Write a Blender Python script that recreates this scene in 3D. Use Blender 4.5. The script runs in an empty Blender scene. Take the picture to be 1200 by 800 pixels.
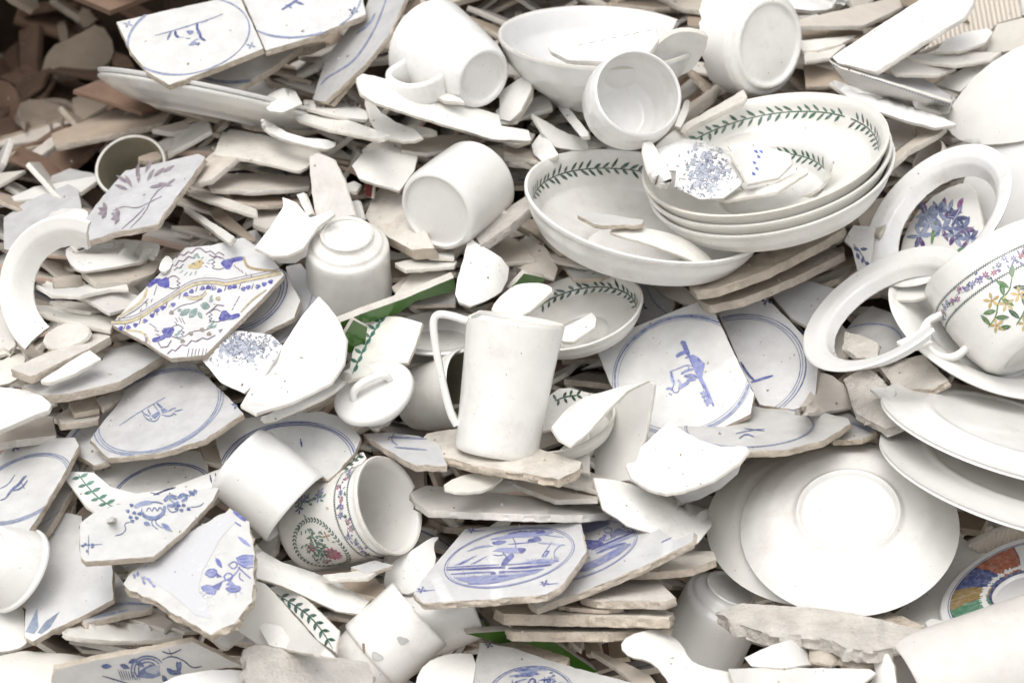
import bpy, bmesh, math, random
from mathutils import Vector, Matrix, noise, geometry

# ------------------------------------------------------------------ camera, sky, sun, exposure
SC = bpy.context.scene
COL = SC.collection
random.seed(7)
W, H = 1200.0, 800.0                       # the photograph's own frame, used as a ruler for reading positions
PITCH = math.radians(20)
C0 = Vector((0, 0, 0.60))                  # where the middle of the picture meets the heap
DIST, VIEW_W, LENS = 2.0, 0.94, 36 * 2.0 / 0.94
FWD = Vector((0, math.cos(PITCH), -math.sin(PITCH)))
RIGHT = Vector((1, 0, 0))
UP = RIGHT.cross(FWD)
CAMP = C0 - FWD * DIST
cd = bpy.data.cameras.new('camera'); cam = bpy.data.objects.new('camera', cd); COL.objects.link(cam)
cd.lens = LENS; cd.sensor_width = 36; cd.clip_start = 0.05; cd.clip_end = 200
cam.location = CAMP
cam.rotation_euler = (math.pi / 2 - PITCH, 0, 0)
cd.dof.use_dof = True; cd.dof.focus_distance = 1.90; cd.dof.aperture_fstop = 5.6
SC.camera = cam

SUN_EL, SUN_AZ = math.radians(66), math.radians(-25)   # azimuth measured from behind the camera towards its right
world = bpy.data.worlds.new('World'); SC.world = world; world.use_nodes = True
wn = world.node_tree; bg = wn.nodes['Background']
sky = wn.nodes.new('ShaderNodeTexSky'); sky.sky_type = 'NISHITA'; sky.sun_disc = False
sky.sun_elevation = SUN_EL; sky.sun_rotation = math.pi - SUN_AZ
sky.air_density = 1.0; sky.dust_density = 4.0; sky.ozone_density = 1.0
hs = wn.nodes.new('ShaderNodeHueSaturation'); hs.inputs['Saturation'].default_value = 0.20   # an overcast, nearly white sky
wn.links.new(sky.outputs[0], hs.inputs['Color']); wn.links.new(hs.outputs[0], bg.inputs['Color'])
bg.inputs['Strength'].default_value = 0.15
sd = bpy.data.lights.new('sun', 'SUN'); sun = bpy.data.objects.new('sun', sd); COL.objects.link(sun)
sd.energy = 0.65; sd.angle = math.radians(60); sd.color = (1.0, 0.975, 0.94)
SDIR = Vector((math.sin(SUN_AZ) * math.cos(SUN_EL), -math.cos(SUN_AZ) * math.cos(SUN_EL), math.sin(SUN_EL)))
sun.rotation_euler = SDIR.to_track_quat('Z', 'Y').to_euler()
sun.location = (0, -2, 4)
SC.view_settings.view_transform = 'Standard'; SC.view_settings.look = 'None'
SC.view_settings.gamma = 1.0; SC.view_settings.exposure = 0.56
SC.view_settings.use_curve_mapping = False
SC.cycles.max_bounces = 7; SC.cycles.diffuse_bounces = 4; SC.cycles.use_denoising = True

# ------------------------------------------------------------------ reading positions on the heap
SLOPE = math.radians(45)
HN = Vector((0, -math.sin(SLOPE), math.cos(SLOPE)))     # the heap's face
def ray(u, v):
    return (FWD + RIGHT * ((u - W / 2) / W * VIEW_W / DIST) + UP * ((H / 2 - v) / W * VIEW_W / DIST)).normalized()
def at(u, v, off=0.0):
    d = ray(u, v)
    t = (C0 - CAMP).dot(HN) / d.dot(HN)
    return CAMP + d * (t - off)
def pxs(p):
    return (p - CAMP).dot(FWD) / DIST * VIEW_W / W
def topx(p):
    q = p - CAMP; z = q.dot(FWD)
    return (W / 2 + q.dot(RIGHT) / z * DIST / VIEW_W * W, H / 2 - q.dot(UP) / z * DIST / VIEW_W * W)
def frame(p):
    v = (CAMP - p).normalized()
    r = (RIGHT - v * RIGHT.dot(v)).normalized()
    return r, v.cross(r), v
def way(p, phi, c):
    r, u, v = frame(p); s = math.sqrt(max(0, 1 - c * c)); a = math.radians(phi)
    return (r * math.cos(a) * s + u * math.sin(a) * s + v * c).normalized()
def Z(ox, oy, pts):
    return [(ox + x / 4.0, oy + y / 4.0) for x, y in pts]

# ------------------------------------------------------------------ materials
MATS = {}
def nodes_of(name):
    m = bpy.data.materials.new(name); m.use_nodes = True
    nt = m.node_tree; return m, nt, nt.nodes['Principled BSDF']
def mk(nt, t, **kw):
    n = nt.nodes.new(t)
    for k, v in kw.items():
        if k in n.inputs: n.inputs[k].default_value = v
        else: setattr(n, k, v)
    return n
def ceramic(name, col, rough=0.28, mottle=0.06, dirt=0.25, dirtcol=(0.36, 0.30, 0.24), bump=0.05, scale=40, speck=0.5, vary=0.07, crackle=0.0, coat=0.5, spec=0.5):
    m, nt, b = nodes_of(name); L = nt.links.new
    tc = mk(nt, 'ShaderNodeTexCoord'); oi = mk(nt, 'ShaderNodeObjectInfo')
    ad = mk(nt, 'ShaderNodeVectorMath', operation='ADD'); sc = mk(nt, 'ShaderNodeVectorMath', operation='SCALE'); sc.inputs['Scale'].default_value = 7.3
    cx = mk(nt, 'ShaderNodeCombineXYZ'); L(oi.outputs['Random'], cx.inputs[0]); L(oi.outputs['Random'], cx.inputs[1])
    L(cx.outputs[0], sc.inputs[0]); L(tc.outputs['Object'], ad.inputs[0]); L(sc.outputs[0], ad.inputs[1])
    co = ad.outputs[0]
    n1 = mk(nt, 'ShaderNodeTexNoise', Scale=scale, Detail=5.0, Roughness=0.6); L(co, n1.inputs['Vector'])
    mr = mk(nt, 'ShaderNodeMapRange'); mr.inputs['From Min'].default_value = 0.3; mr.inputs['From Max'].default_value = 0.7
    mr.inputs['To Min'].default_value = 1 - mottle; mr.inputs['To Max'].default_value = 1 + mottle * 0.4; L(n1.outputs[0], mr.inputs['Value'])
    vr = mk(nt, 'ShaderNodeMapRange'); vr.inputs['To Min'].default_value = 1 - vary; vr.inputs['To Max'].default_value = 1 + vary * 0.5; L(oi.outputs['Random'], vr.inputs['Value'])
    mu = mk(nt, 'ShaderNodeMath', operation='MULTIPLY'); L(mr.outputs[0], mu.inputs[0]); L(vr.outputs[0], mu.inputs[1])
    fr = mk(nt, 'ShaderNodeMath', operation='MULTIPLY'); fr.inputs[1].default_value = 7.77; L(oi.outputs['Random'], fr.inputs[0]); fc = mk(nt, 'ShaderNodeMath', operation='FRACT'); L(fr.outputs[0], fc.inputs[0])
    tn = mk(nt, 'ShaderNodeMix', data_type='RGBA'); L(fc.outputs[0], tn.inputs['Factor']); tn.inputs['A'].default_value = (*col, 1); tn.inputs['B'].default_value = (col[0] * .985, col[1] * .972, col[2] * .93, 1)
    vm = mk(nt, 'ShaderNodeVectorMath', operation='SCALE'); L(tn.outputs['Result'], vm.inputs[0]); L(mu.outputs[0], vm.inputs['Scale'])
    # smudges and dust
    n2 = mk(nt, 'ShaderNodeTexNoise', Scale=scale * 0.7, Detail=9.0, Roughness=0.76); L(co, n2.inputs['Vector'])
    r2 = mk(nt, 'ShaderNodeMapRange'); r2.inputs['From Min'].default_value = 0.51; r2.inputs['From Max'].default_value = 0.78; r2.inputs['To Max'].default_value = dirt; L(n2.outputs[0], r2.inputs['Value'])
    dm = mk(nt, 'ShaderNodeMapRange'); dm.inputs['To Min'].default_value = dirt * .35; dm.inputs['To Max'].default_value = dirt * 1.7; L(oi.outputs['Random'], dm.inputs['Value']); L(dm.outputs[0], r2.inputs['To Max'])
    mx = mk(nt, 'ShaderNodeMix', data_type='RGBA'); L(r2.outputs[0], mx.inputs['Factor']); L(vm.outputs[0], mx.inputs['A']); mx.inputs['B'].default_value = (*dirtcol, 1)
    last = mx.outputs['Result']
    if speck:
        n3 = mk(nt, 'ShaderNodeTexNoise', Scale=330.0, Detail=2.0); L(co, n3.inputs['Vector'])
        r3 = mk(nt, 'ShaderNodeMapRange'); r3.inputs['From Min'].default_value = 0.735; r3.inputs['From Max'].default_value = 0.79; r3.inputs['To Max'].default_value = speck; L(n3.outputs[0], r3.inputs['Value'])
        m3 = mk(nt, 'ShaderNodeMix', data_type='RGBA'); L(r3.outputs[0], m3.inputs['Factor']); L(last, m3.inputs['A']); m3.inputs['B'].default_value = (0.10, 0.08, 0.065, 1)
        last = m3.outputs['Result']
    if crackle:
        v = mk(nt, 'ShaderNodeTexVoronoi', feature='DISTANCE_TO_EDGE', Scale=95.0); L(co, v.inputs['Vector'])
        r4 = mk(nt, 'ShaderNodeMapRange'); r4.inputs['From Min'].default_value = 0.0; r4.inputs['From Max'].default_value = 0.03; r4.inputs['To Min'].default_value = crackle; r4.inputs['To Max'].default_value = 0; L(v.outputs['Distance'], r4.inputs['Value'])
        m4 = mk(nt, 'ShaderNodeMix', data_type='RGBA'); L(r4.outputs[0], m4.inputs['Factor']); L(last, m4.inputs['A']); m4.inputs['B'].default_value = (0.42, 0.40, 0.38, 1)
        last = m4.outputs['Result']
    L(last, b.inputs['Base Color'])
    rr = mk(nt, 'ShaderNodeMapRange'); rr.inputs['To Min'].default_value = max(0.05, rough - 0.1); rr.inputs['To Max'].default_value = min(1, rough + 0.22); L(n2.outputs[0], rr.inputs['Value']); L(rr.outputs[0], b.inputs['Roughness'])
    b.inputs['Coat Weight'].default_value = coat; b.inputs['Coat Roughness'].default_value = 0.06; b.inputs['Specular IOR Level'].default_value = spec
    if bump:
        bp = mk(nt, 'ShaderNodeBump', Strength=bump, Distance=0.002); n5 = mk(nt, 'ShaderNodeTexNoise', Scale=scale * 3 if bump < .4 else 330.0, Detail=6.0); L(co, n5.inputs['Vector']); L(n5.outputs[0], bp.inputs['Height']); L(bp.outputs[0], b.inputs['Normal'])
    MATS[name] = m; return m
ceramic('white_glaze', (0.785, 0.778, 0.76), 0.28, 0.05, 0.42, (0.47, 0.41, 0.34), bump=0.03, speck=0.8)
ceramic('cream_glaze', (0.785, 0.772, 0.738), 0.30, 0.06, 0.36, (0.45, 0.38, 0.30), bump=0.03, speck=0.7)
ceramic('shard_white', (0.64, 0.615, 0.575), 0.42, 0.10, 0.4, bump=0.08, coat=0.1)
ceramic('shard_cream', (0.56, 0.51, 0.45), 0.5, 0.14, 0.5, bump=0.1, coat=0.05)
ceramic('shard_tan', (0.37, 0.30, 0.235), 0.65, 0.16, 0.5, bump=0.15, coat=0.0, vary=0.2)
ceramic('shard_brown', (0.235, 0.15, 0.105), 0.75, 0.22, 0.6, (0.10, 0.07, 0.05), bump=0.2, coat=0.0, vary=0.3)
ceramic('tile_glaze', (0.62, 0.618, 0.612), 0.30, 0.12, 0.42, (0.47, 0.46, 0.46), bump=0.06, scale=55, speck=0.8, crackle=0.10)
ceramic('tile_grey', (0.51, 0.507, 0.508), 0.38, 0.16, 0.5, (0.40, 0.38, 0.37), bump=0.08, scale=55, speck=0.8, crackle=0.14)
ceramic('biscuit', (0.54, 0.475, 0.40), 0.9, 0.2, 0.75, (0.24, 0.18, 0.13), bump=0.8, scale=70, speck=0.9, coat=0.0, spec=0.2)
ceramic('biscuit_white', (0.62, 0.585, 0.535), 0.85, 0.14, 0.55, (0.38, 0.31, 0.25), bump=0.6, scale=60, speck=0.7, coat=0.0, spec=0.25)
ceramic('break_white', (0.70, 0.67, 0.615), 0.7, 0.10, 0.3, bump=0.35, scale=110, coat=0.0, spec=0.3)
ceramic('mortar', (0.58, 0.55, 0.51), 0.95, 0.2, 0.85, (0.30, 0.25, 0.21), bump=1.0, scale=45, speck=0.9, coat=0.0, spec=0.15)
ceramic('green_glaze', (0.050, 0.150, 0.016), 0.16, 0.15, 0.2, (0.02, 0.06, 0.012), bump=0.02, speck=0.3)
ceramic('maroon_glaze', (0.16, 0.02, 0.02), 0.25, 0.1, 0.2, bump=0.02)
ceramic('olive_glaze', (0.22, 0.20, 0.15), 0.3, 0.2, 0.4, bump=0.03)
ceramic('pale_gravel', (0.46, 0.44, 0.41), 0.95, 0.3, 0.5, (0.25, 0.22, 0.19), bump=0.9, scale=25, coat=0.0, spec=0.1)
ceramic('shard_pink', (0.60, 0.455, 0.38), 0.7, 0.14, 0.5, bump=0.2, coat=0.0, vary=0.15)
ceramic('earth', (0.085, 0.062, 0.045), 0.95, 0.4, 0.8, (0.03, 0.02, 0.015), bump=0.9, scale=30, coat=0.0, spec=0.1)
def paint_material():
    m, nt, b = nodes_of('painted_enamel'); L = nt.links.new
    at_ = mk(nt, 'ShaderNodeAttribute', attribute_name='Col'); tc = mk(nt, 'ShaderNodeTexCoord')
    n = mk(nt, 'ShaderNodeTexNoise', Scale=230.0, Detail=4.0, Roughness=0.65); L(tc.outputs['Object'], n.inputs['Vector'])
    r = mk(nt, 'ShaderNodeMapRange'); r.inputs['From Min'].default_value = 0.42; r.inputs['From Max'].default_value = 0.72; r.inputs['To Max'].default_value = 0.30; L(n.outputs[0], r.inputs['Value'])
    mx = mk(nt, 'ShaderNodeMix', data_type='RGBA'); L(r.outputs[0], mx.inputs['Factor']); L(at_.outputs['Color'], mx.inputs['A']); mx.inputs['B'].default_value = (0.60, 0.61, 0.64, 1)
    L(mx.outputs['Result'], b.inputs['Base Color']); b.inputs['Roughness'].default_value = 0.3; b.inputs['Coat Weight'].default_value = 0.3
    MATS['paint'] = m
paint_material()
def ribbed():
    m, nt, b = nodes_of('ribbed_clay'); L = nt.links.new
    tc = mk(nt, 'ShaderNodeTexCoord'); w = mk(nt, 'ShaderNodeTexWave', Scale=75.0, Distortion=0.3); L(tc.outputs['Object'], w.inputs['Vector'])
    bp = mk(nt, 'ShaderNodeBump', Strength=0.8, Distance=0.002); L(w.outputs[0], bp.inputs['Height']); L(bp.outputs[0], b.inputs['Normal'])
    b.inputs['Base Color'].default_value = (0.60, 0.54, 0.46, 1); b.inputs['Roughness'].default_value = 0.7; MATS['ribbed'] = m
ribbed()
M = MATS

# ------------------------------------------------------------------ objects
THINGS = []          # (object, description for neighbours or None)
LABELS = set()
def link(name, verts, faces, mats, origin, parent=None, fm=None, sharp=38, smooth=True):
    me = bpy.data.meshes.new(name)
    me.from_pydata([v - origin for v in verts], [], faces)
    for m in mats: me.materials.append(M[m])
    if fm: me.polygons.foreach_set('material_index', fm)
    me.update()
    if smooth:
        me.polygons.foreach_set('use_smooth', [True] * len(me.polygons))
        me.set_sharp_from_angle(angle=math.radians(sharp))
    o = bpy.data.objects.new(name, me); COL.objects.link(o)
    if parent is None: o.location = origin
    else: o.parent = parent; o.location = origin - parent.location
    return o
def tag(o, cat, label=None, group=None, lm=None, tone=None):
    o['category'] = cat
    if label: o['label'] = label
    if group: o['group'] = group
    THINGS.append((o, lm, tone))
    return o

def chaikin(p, n, closed=True):
    for _ in range(n):
        q = []
        m = len(p)
        if closed:
            for i in range(m):
                a, b = p[i], p[(i + 1) % m]
                q += [(a[0] * .75 + b[0] * .25, a[1] * .75 + b[1] * .25), (a[0] * .25 + b[0] * .75, a[1] * .25 + b[1] * .75)]
        else:
            q.append(p[0])
            for i in range(m - 1):
                a, b = p[i], p[i + 1]
                q += [(a[0] * .75 + b[0] * .25, a[1] * .75 + b[1] * .25), (a[0] * .25 + b[0] * .75, a[1] * .25 + b[1] * .75)]
            q.append(p[-1])
        p = q
    return p
def area2(p):
    return sum(p[i][0] * p[(i + 1) % len(p)][1] - p[(i + 1) % len(p)][0] * p[i][1] for i in range(len(p)))
def inside(p, x, y):
    r = False; j = len(p) - 1
    for i in range(len(p)):
        if (p[i][1] > y) != (p[j][1] > y) and x < (p[j][0] - p[i][0]) * (y - p[i][1]) / (p[j][1] - p[i][1] + 1e-12) + p[i][0]: r = not r
        j = i
    return r
def densify(p, step, jag, seed):
    out = []; m = len(p)
    for i in range(m):
        a, b = p[i], p[(i + 1) % m]; dx, dy = b[0] - a[0], b[1] - a[1]; L = math.hypot(dx, dy); k = max(1, int(L / step))
        for j in range(k):
            f = j / k; x, y = a[0] + dx * f, a[1] + dy * f
            if jag and L > 0:
                w = jag * (noise.noise((x * .08, y * .08, seed)) * .8 + noise.noise((x * .45, y * .45, seed + 5)) * .95) * (1 if j else .5)
                x += -dy / L * w; y += dx / L * w
            out.append((x, y))
    return out

class Surf:
    """A flat or gently bent sheet lying in the heap; maps picture points to points on it."""
    def __init__(s, ctr, n, off, bend=None):
        s.P = at(ctr[0], ctr[1], off); s.k = pxs(s.P); s.n = way(s.P, *n)
        r, u, v = frame(s.P)
        psi = math.radians(bend[0]) if bend else 0.0
        d = r * math.cos(psi) + u * math.sin(psi)
        s.e1 = (d - s.n * d.dot(s.n)).normalized(); s.e2 = s.n.cross(s.e1)
        s.k1 = 1 / (bend[1] * s.k) if bend and bend[1] else 0.0
        s.k2 = 1 / (bend[2] * s.k) if bend and bend[2] else 0.0
    def __call__(s, u, v):
        d = ray(u, v); t = (s.P - CAMP).dot(s.n) / d.dot(s.n)
        if s.k1 or s.k2:
            for _ in range(12):
                q = CAMP + d * t - s.P; x, y, z = q.dot(s.e1), q.dot(s.e2), q.dot(s.n)
                f = z + .5 * s.k1 * x * x + .5 * s.k2 * y * y
                df = d.dot(s.n) + s.k1 * x * d.dot(s.e1) + s.k2 * y * d.dot(s.e2)
                if abs(df) < .25: df = -.25
                t -= max(-.03, min(.03, f / df))
        return CAMP + d * t
    def normal(s, p):
        q = p - s.P; x, y = q.dot(s.e1), q.dot(s.e2)
        return (s.n + s.e1 * s.k1 * x + s.e2 * s.k2 * y).normalized()
    def ring(s, c, r, a0=0, a1=360, n=72):
        p = s(*c); r *= s.k
        return [topx(p + (s.e1 * math.cos(a) + s.e2 * math.sin(a)) * r) for a in [math.radians(a0 + (a1 - a0) * i / n) for i in range(n + 1)]]

NSEED = [0]
def sheet(name, poly, n, off=0.0, th=7,  mats=('shard_white', 'break_white', 'shard_white'), bend=None, sm=0, jag=0.7, step=6, parent=None, rough=0.12, worn=0.9):
    """One broken or whole slab: its upper outline, a broken edge with its own relief, and an underside."""
    NSEED[0] += 1; sd_ = NSEED[0] * 3.7
    if area2(poly) > 0: poly = poly[::-1]          # counter-clockwise seen from the camera (v points down)
    cx = sum(p[0] for p in poly) / len(poly); cy = sum(p[1] for p in poly) / len(poly)
    if sm: poly = chaikin(poly, sm)
    else:                                      # worn corners
        q = []
        for i in range(len(poly)):
            a, b, c = poly[i - 1], poly[i], poly[(i + 1) % len(poly)]
            for d in (a, c):
                l = math.hypot(d[0] - b[0], d[1] - b[1]) or 1; f = min(worn, .3 * l) / l
                q.append((b[0] + (d[0] - b[0]) * f, b[1] + (d[1] - b[1]) * f))
        poly = q
    out = densify(poly, step, jag, sd_)
    S = Surf((cx, cy), n, off, bend); m = len(out)
    pts = [Vector(p) for p in out]
    if bend:
        g = max(step * 1.2, 7)
        x0, x1 = min(p[0] for p in out), max(p[0] for p in out); y0, y1 = min(p[1] for p in out), max(p[1] for p in out)
        y = y0 + g * .5
        while y < y1:
            x = x0 + g * .5
            while x < x1:
                if inside(out, x, y) and min((x - p[0]) ** 2 + (y - p[1]) ** 2 for p in out) > (g * .55) ** 2: pts.append(Vector((x, y)))
                x += g
            y += g
    cv, ce, cf, ov, _, _ = geometry.delaunay_2d_cdt(pts, [], [list(range(m))], 1, 1e-4)
    used = {}
    for i, o_ in enumerate(ov):
        for q in o_: used.setdefault(q, i)
    base = [used.get(i) for i in range(m)]
    base = [b for i, b in enumerate(base) if b is not None and b not in base[:i]]
    top = [S(p[0], p[1]) for p in cv]
    T = th * S.k; N0 = [S.normal(p) for p in top]
    b = min(.09 * T, .45 * S.k)
    ctr3 = [top[i] for i in base]; mb = len(base)
    outw = []
    for i in range(mb):
        t_ = (ctr3[(i + 1) % mb] - ctr3[i - 1])
        w = t_.cross(N0[base[i]])
        outw.append(w.normalized() if w.length > 1e-9 else Vector((0, 0, 0)))
    verts = []; faces = []; fm = []
    inset = {bi: i for i, bi in enumerate(base)}
    for i, p in enumerate(top):
        verts.append(p - outw[inset[i]] * b if i in inset else p)
    nv = len(top)
    bot0 = nv
    for i, p in enumerate(top):
        q = p - N0[i] * T
        verts.append(q - outw[inset[i]] * b if i in inset else q)
    for f in cf:
        f = list(f)
        a, b_, c = verts[f[0]], verts[f[1]], verts[f[2]]
        if (b_ - a).cross(c - a).dot(S.n) < 0: f = f[::-1]
        faces.append(f); fm.append(0)
        faces.append([x + bot0 for x in f[::-1]]); fm.append(2)
    rings = [base]
    for fr in (.14, .5, .86):
        s0 = len(verts); idx = []
        for i, bi in enumerate(base):
            p = top[bi]; w = noise.noise((p.x * 160, p.y * 160, p.z * 160 + fr * 9 + sd_)) * T * rough * (1.6 if fr == .5 else 1)
            verts.append(p - N0[bi] * T * fr + outw[i] * w); idx.append(s0 + i)
        rings.append(idx)
    rings.append([bi + bot0 for bi in base])
    for a, c in zip(rings[:-1], rings[1:]):
        for i in range(mb):
            j = (i + 1) % mb
            faces.append([a[i], c[i], c[j], a[j]]); fm.append(1)
    o = link(name, verts, faces, list(mats), S.P, parent, fm, sharp=40)
    bm = bmesh.new(); bm.from_mesh(o.data); bmesh.ops.recalc_face_normals(bm, faces=bm.faces); bm.to_mesh(o.data); bm.free()
    o.data.set_sharp_from_angle(angle=math.radians(40))
    o_s[o.name] = (S, out, poly)
    return o
o_s = {}

# ------------------------------------------------------------------ painting on glaze: thin layers of enamel that follow the surface
BLUE = (0.060, 0.082, 0.27); BLUE2 = (0.13, 0.165, 0.36); BLUE3 = (0.27, 0.315, 0.46); INK = (0.03, 0.042, 0.15)
SLATE = (0.13, 0.17, 0.33); GREEN = (0.016, 0.080, 0.038); GREEN2 = (0.028, 0.125, 0.068); PLUM = (0.20, 0.13, 0.20); PINK = (0.48, 0.12, 0.20)
GOLD = (0.60, 0.40, 0.12); ORANGE = (0.62, 0.13, 0.04); TEAL = (0.20, 0.34, 0.29); SAND = (0.62, 0.52, 0.30); VIOLET = (0.20, 0.17, 0.42)
def ribbon(pts, w, taper=.5):
    """left/right edges of a brush stroke along pts (any 2-D unit)"""
    L = []; R = []; n = len(pts)
    for i in range(n):
        a, b = pts[max(0, i - 1)], pts[min(n - 1, i + 1)]
        dx, dy = b[0] - a[0], b[1] - a[1]; l = math.hypot(dx, dy) or 1
        f = i / (n - 1) if n > 1 else .5
        h = w * .5 * (1 - taper * (abs(2 * f - 1) ** 3))
        L.append((pts[i][0] - dy / l * h, pts[i][1] + dx / l * h)); R.append((pts[i][0] + dy / l * h, pts[i][1] - dx / l * h))
    return L, R
class Paint:
    def __init__(s): s.polys = []           # (list of 2-D points, colour) small convex-ish faces
    def line(s, pts, w, col, sm=1, taper=.5, step=5.0):
        if sm and len(pts) > 2: pts = chaikin(list(pts), sm, False)
        q = []
        for i in range(len(pts) - 1):
            a, b = pts[i], pts[i + 1]; k = max(1, int(math.hypot(b[0] - a[0], b[1] - a[1]) / step))
            for j in range(k): q.append((a[0] + (b[0] - a[0]) * j / k, a[1] + (b[1] - a[1]) * j / k))
        q.append(pts[-1])
        L, R = ribbon(q, w, taper)
        for i in range(len(q) - 1): s.polys.append(([L[i], R[i], R[i + 1], L[i + 1]], col))
    def blob(s, x, y, rx, ry=None, ang=0, col=BLUE, n=9):
        ry = ry or rx; a = math.radians(ang); p = []
        for i in range(n):
            t = 2 * math.pi * i / n; r = 1 + .18 * math.sin(3 * t + x) ; X, Y = rx * r * math.cos(t), ry * r * math.sin(t)
            p.append((x + X * math.cos(a) - Y * math.sin(a), y + X * math.sin(a) + Y * math.cos(a)))
        s.polys.append((p, col))
    def leaf(s, x, y, ang, L, w, col):
        a = math.radians(ang); p = []
        for f, h in ((0, 0), (.25, .8), (.55, 1), (.8, .6), (1, 0), (.8, -.6), (.55, -1), (.25, -.8)):
            X, Y = f * L, h * w * .5; p.append((x + X * math.cos(a) - Y * math.sin(a), y + X * math.sin(a) + Y * math.cos(a)))
        s.polys.append((p, col))
    def fill(s, poly, col): s.polys.append((list(poly), col))
    def sprig(s, x, y, r, col=SLATE):
        for i in range(4):
            a = i * 90 + 20; ca, sa = math.cos(math.radians(a)), math.sin(math.radians(a)) * .7
            s.line([(x + ca * r * .2, y + sa * r * .2), (x + ca * r * 1.2, y + sa * r * 1.2)], r * .16, col, 0)
            s.blob(x + ca * r * .62, y + sa * r * .62, r * .3, r * .24, a, col, 7)
        s.blob(x, y, r * .2, r * .2, 0, col, 6)
    def scatter(s, x0, y0, x1, y1, n, size, cols, rnd):
        for _ in range(n):
            x, y = rnd.uniform(x0, x1), rnd.uniform(y0, y1)
            s.leaf(x, y, rnd.uniform(0, 360), size * rnd.uniform(.6, 1.4), size * rnd.uniform(.25, .5), rnd.choice(cols))
    def flower(s, x, y, r, col, cc=None, n=7, sq=.8):
        for i in range(n):
            a = 360 / n * i
            s.leaf(x + r * .15 * math.cos(math.radians(a)), y + r * .15 * sq * math.sin(math.radians(a)), a, r, r * .42, col)
        if cc: s.blob(x, y, r * .22, r * .18, 0, cc, 7)
def lay(o, pt, fn, nrm, keep=None, name='painted_decoration', lift=0.35, k=None):
    rnd = random.Random(len(pt.polys) * 13 + 1)
    verts = []; faces = []; cols = []
    for i, (p, c) in enumerate(pt.polys):
        mx, my = sum(q[0] for q in p) / len(p), sum(q[1] for q in p) / len(p)
        if keep and not keep(mx, my): continue
        i0 = len(verts); j = rnd.uniform(.60, .86); h = lift * k * (1 + .5 * rnd.random())
        for q in p:
            P = fn(q[0], q[1]); verts.append(P + nrm(P, q) * h); cols.append((c[0] * j, c[1] * j, c[2] * j, 1))
        faces.append(list(range(i0, len(verts))))
    if not faces: return None
    d = link(name, verts, faces, ['paint'], o.location.copy(), o, smooth=False)
    at_ = d.data.color_attributes.new('Col', 'FLOAT_COLOR', 'POINT')
    at_.data.foreach_set('color', [x for c in cols for x in c])
    d['kind'] = 'stuff'
    return d
def decorate(o, pt, name='painted_decoration', margin=True):
    S, out, poly = o_s[o.name]
    return lay(o, pt, S, lambda P, q: S.normal(P), (lambda x, y: inside(out, x, y)) if margin else None, name, .35, S.k)

# ------------------------------------------------------------------ thrown ware
def lerp_list(l, x, period=360.0):
    if not hasattr(l, '__len__'): return l
    x %= period
    q = sorted(l); q = [(q[-1][0] - period, q[-1][1])] + q + [(q[0][0] + period, q[0][1])]
    for a, b in zip(q[:-1], q[1:]):
        if a[0] <= x <= b[0]: return a[1] + (b[1] - a[1]) * (x - a[0]) / (b[0] - a[0] + 1e-9)
    return q[-1][1]
class Ware:
    def __init__(s, c, ax, prof, th, off=0.0, z0=0.0, oval=1.0):
        P = at(c[0], c[1], off); s.k = pxs(P); s.A = way(P, *ax); s.O = P - s.A * (z0 * s.k); s.oval = oval
        r, u, v = frame(P)
        X = r - s.A * r.dot(s.A)
        if X.length < .35: X = u - s.A * u.dot(s.A)
        s.X = X.normalized(); s.Y = s.A.cross(s.X)
        p = [(a * s.k, b * s.k) for a, b in prof]
        q = [p[0]]
        for a, b in zip(p[:-1], p[1:]):
            m = 3
            for j in range(1, m + 1): q.append((a[0] + (b[0] - a[0]) * j / m, a[1] + (b[1] - a[1]) * j / m))
        q = chaikin(q, 2, False)
        s.q = q; s.L = [0]
        for a, b in zip(q[:-1], q[1:]): s.L.append(s.L[-1] + math.hypot(b[0] - a[0], b[1] - a[1]))
        s.len = s.L[-1]; s.th = th * s.k
    def rz(s, f, inner):
        f = max(0, min(1, f)) * s.len; L = s.L; lo, hi = 0, len(L) - 1
        while hi - lo > 1:
            m = (lo + hi) // 2
            if L[m] <= f: lo = m
            else: hi = m
        a, b = s.q[lo], s.q[hi]; g = (f - L[lo]) / (L[hi] - L[lo] + 1e-12)
        r, z = a[0] + (b[0] - a[0]) * g, a[1] + (b[1] - a[1]) * g
        a2, b2 = s.q[max(0, lo - 2)], s.q[min(len(s.q) - 1, hi + 2)]
        tx, tz = b2[0] - a2[0], b2[1] - a2[1]; l = math.hypot(tx, tz) or 1
        nx, nz = -tz / l, tx / l
        if inner: r, z = max(0, r + nx * s.th), z + nz * s.th
        return r, z, nx, nz
    def pos(s, t, f, inner=False):
        r, z, _, _ = s.rz(f, inner); a = math.radians(t)
        return s.O + s.X * (r * math.cos(a)) + s.Y * (r * math.sin(a) * s.oval) + s.A * z
    def nor(s, t, f, inner=False):
        _, _, nx, nz = s.rz(f, inner); a = math.radians(t)
        n = (s.X * math.cos(a) + s.Y * math.sin(a)) * nx + s.A * nz
        return n if inner else -n
    def t_dir(s, phi, c=0.0):
        """angle round the axis that points towards phi in the picture"""
        d = way(s.O, phi, c)
        return math.degrees(math.atan2(d.dot(s.Y), d.dot(s.X)))
    def t_cam(s):
        d = CAMP - s.O
        return math.degrees(math.atan2(d.dot(s.Y), d.dot(s.X)))
    def t_at(s, u, v, z=None):
        """angle of the point of the rim plane seen at (u, v)"""
        p0 = s.O + s.A * (s.q[-1][1] if z is None else z * s.k); d = ray(u, v)
        p = CAMP + d * ((p0 - CAMP).dot(s.A) / d.dot(s.A)) - s.O
        return math.degrees(math.atan2(p.dot(s.Y) / s.oval, p.dot(s.X)))
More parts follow.
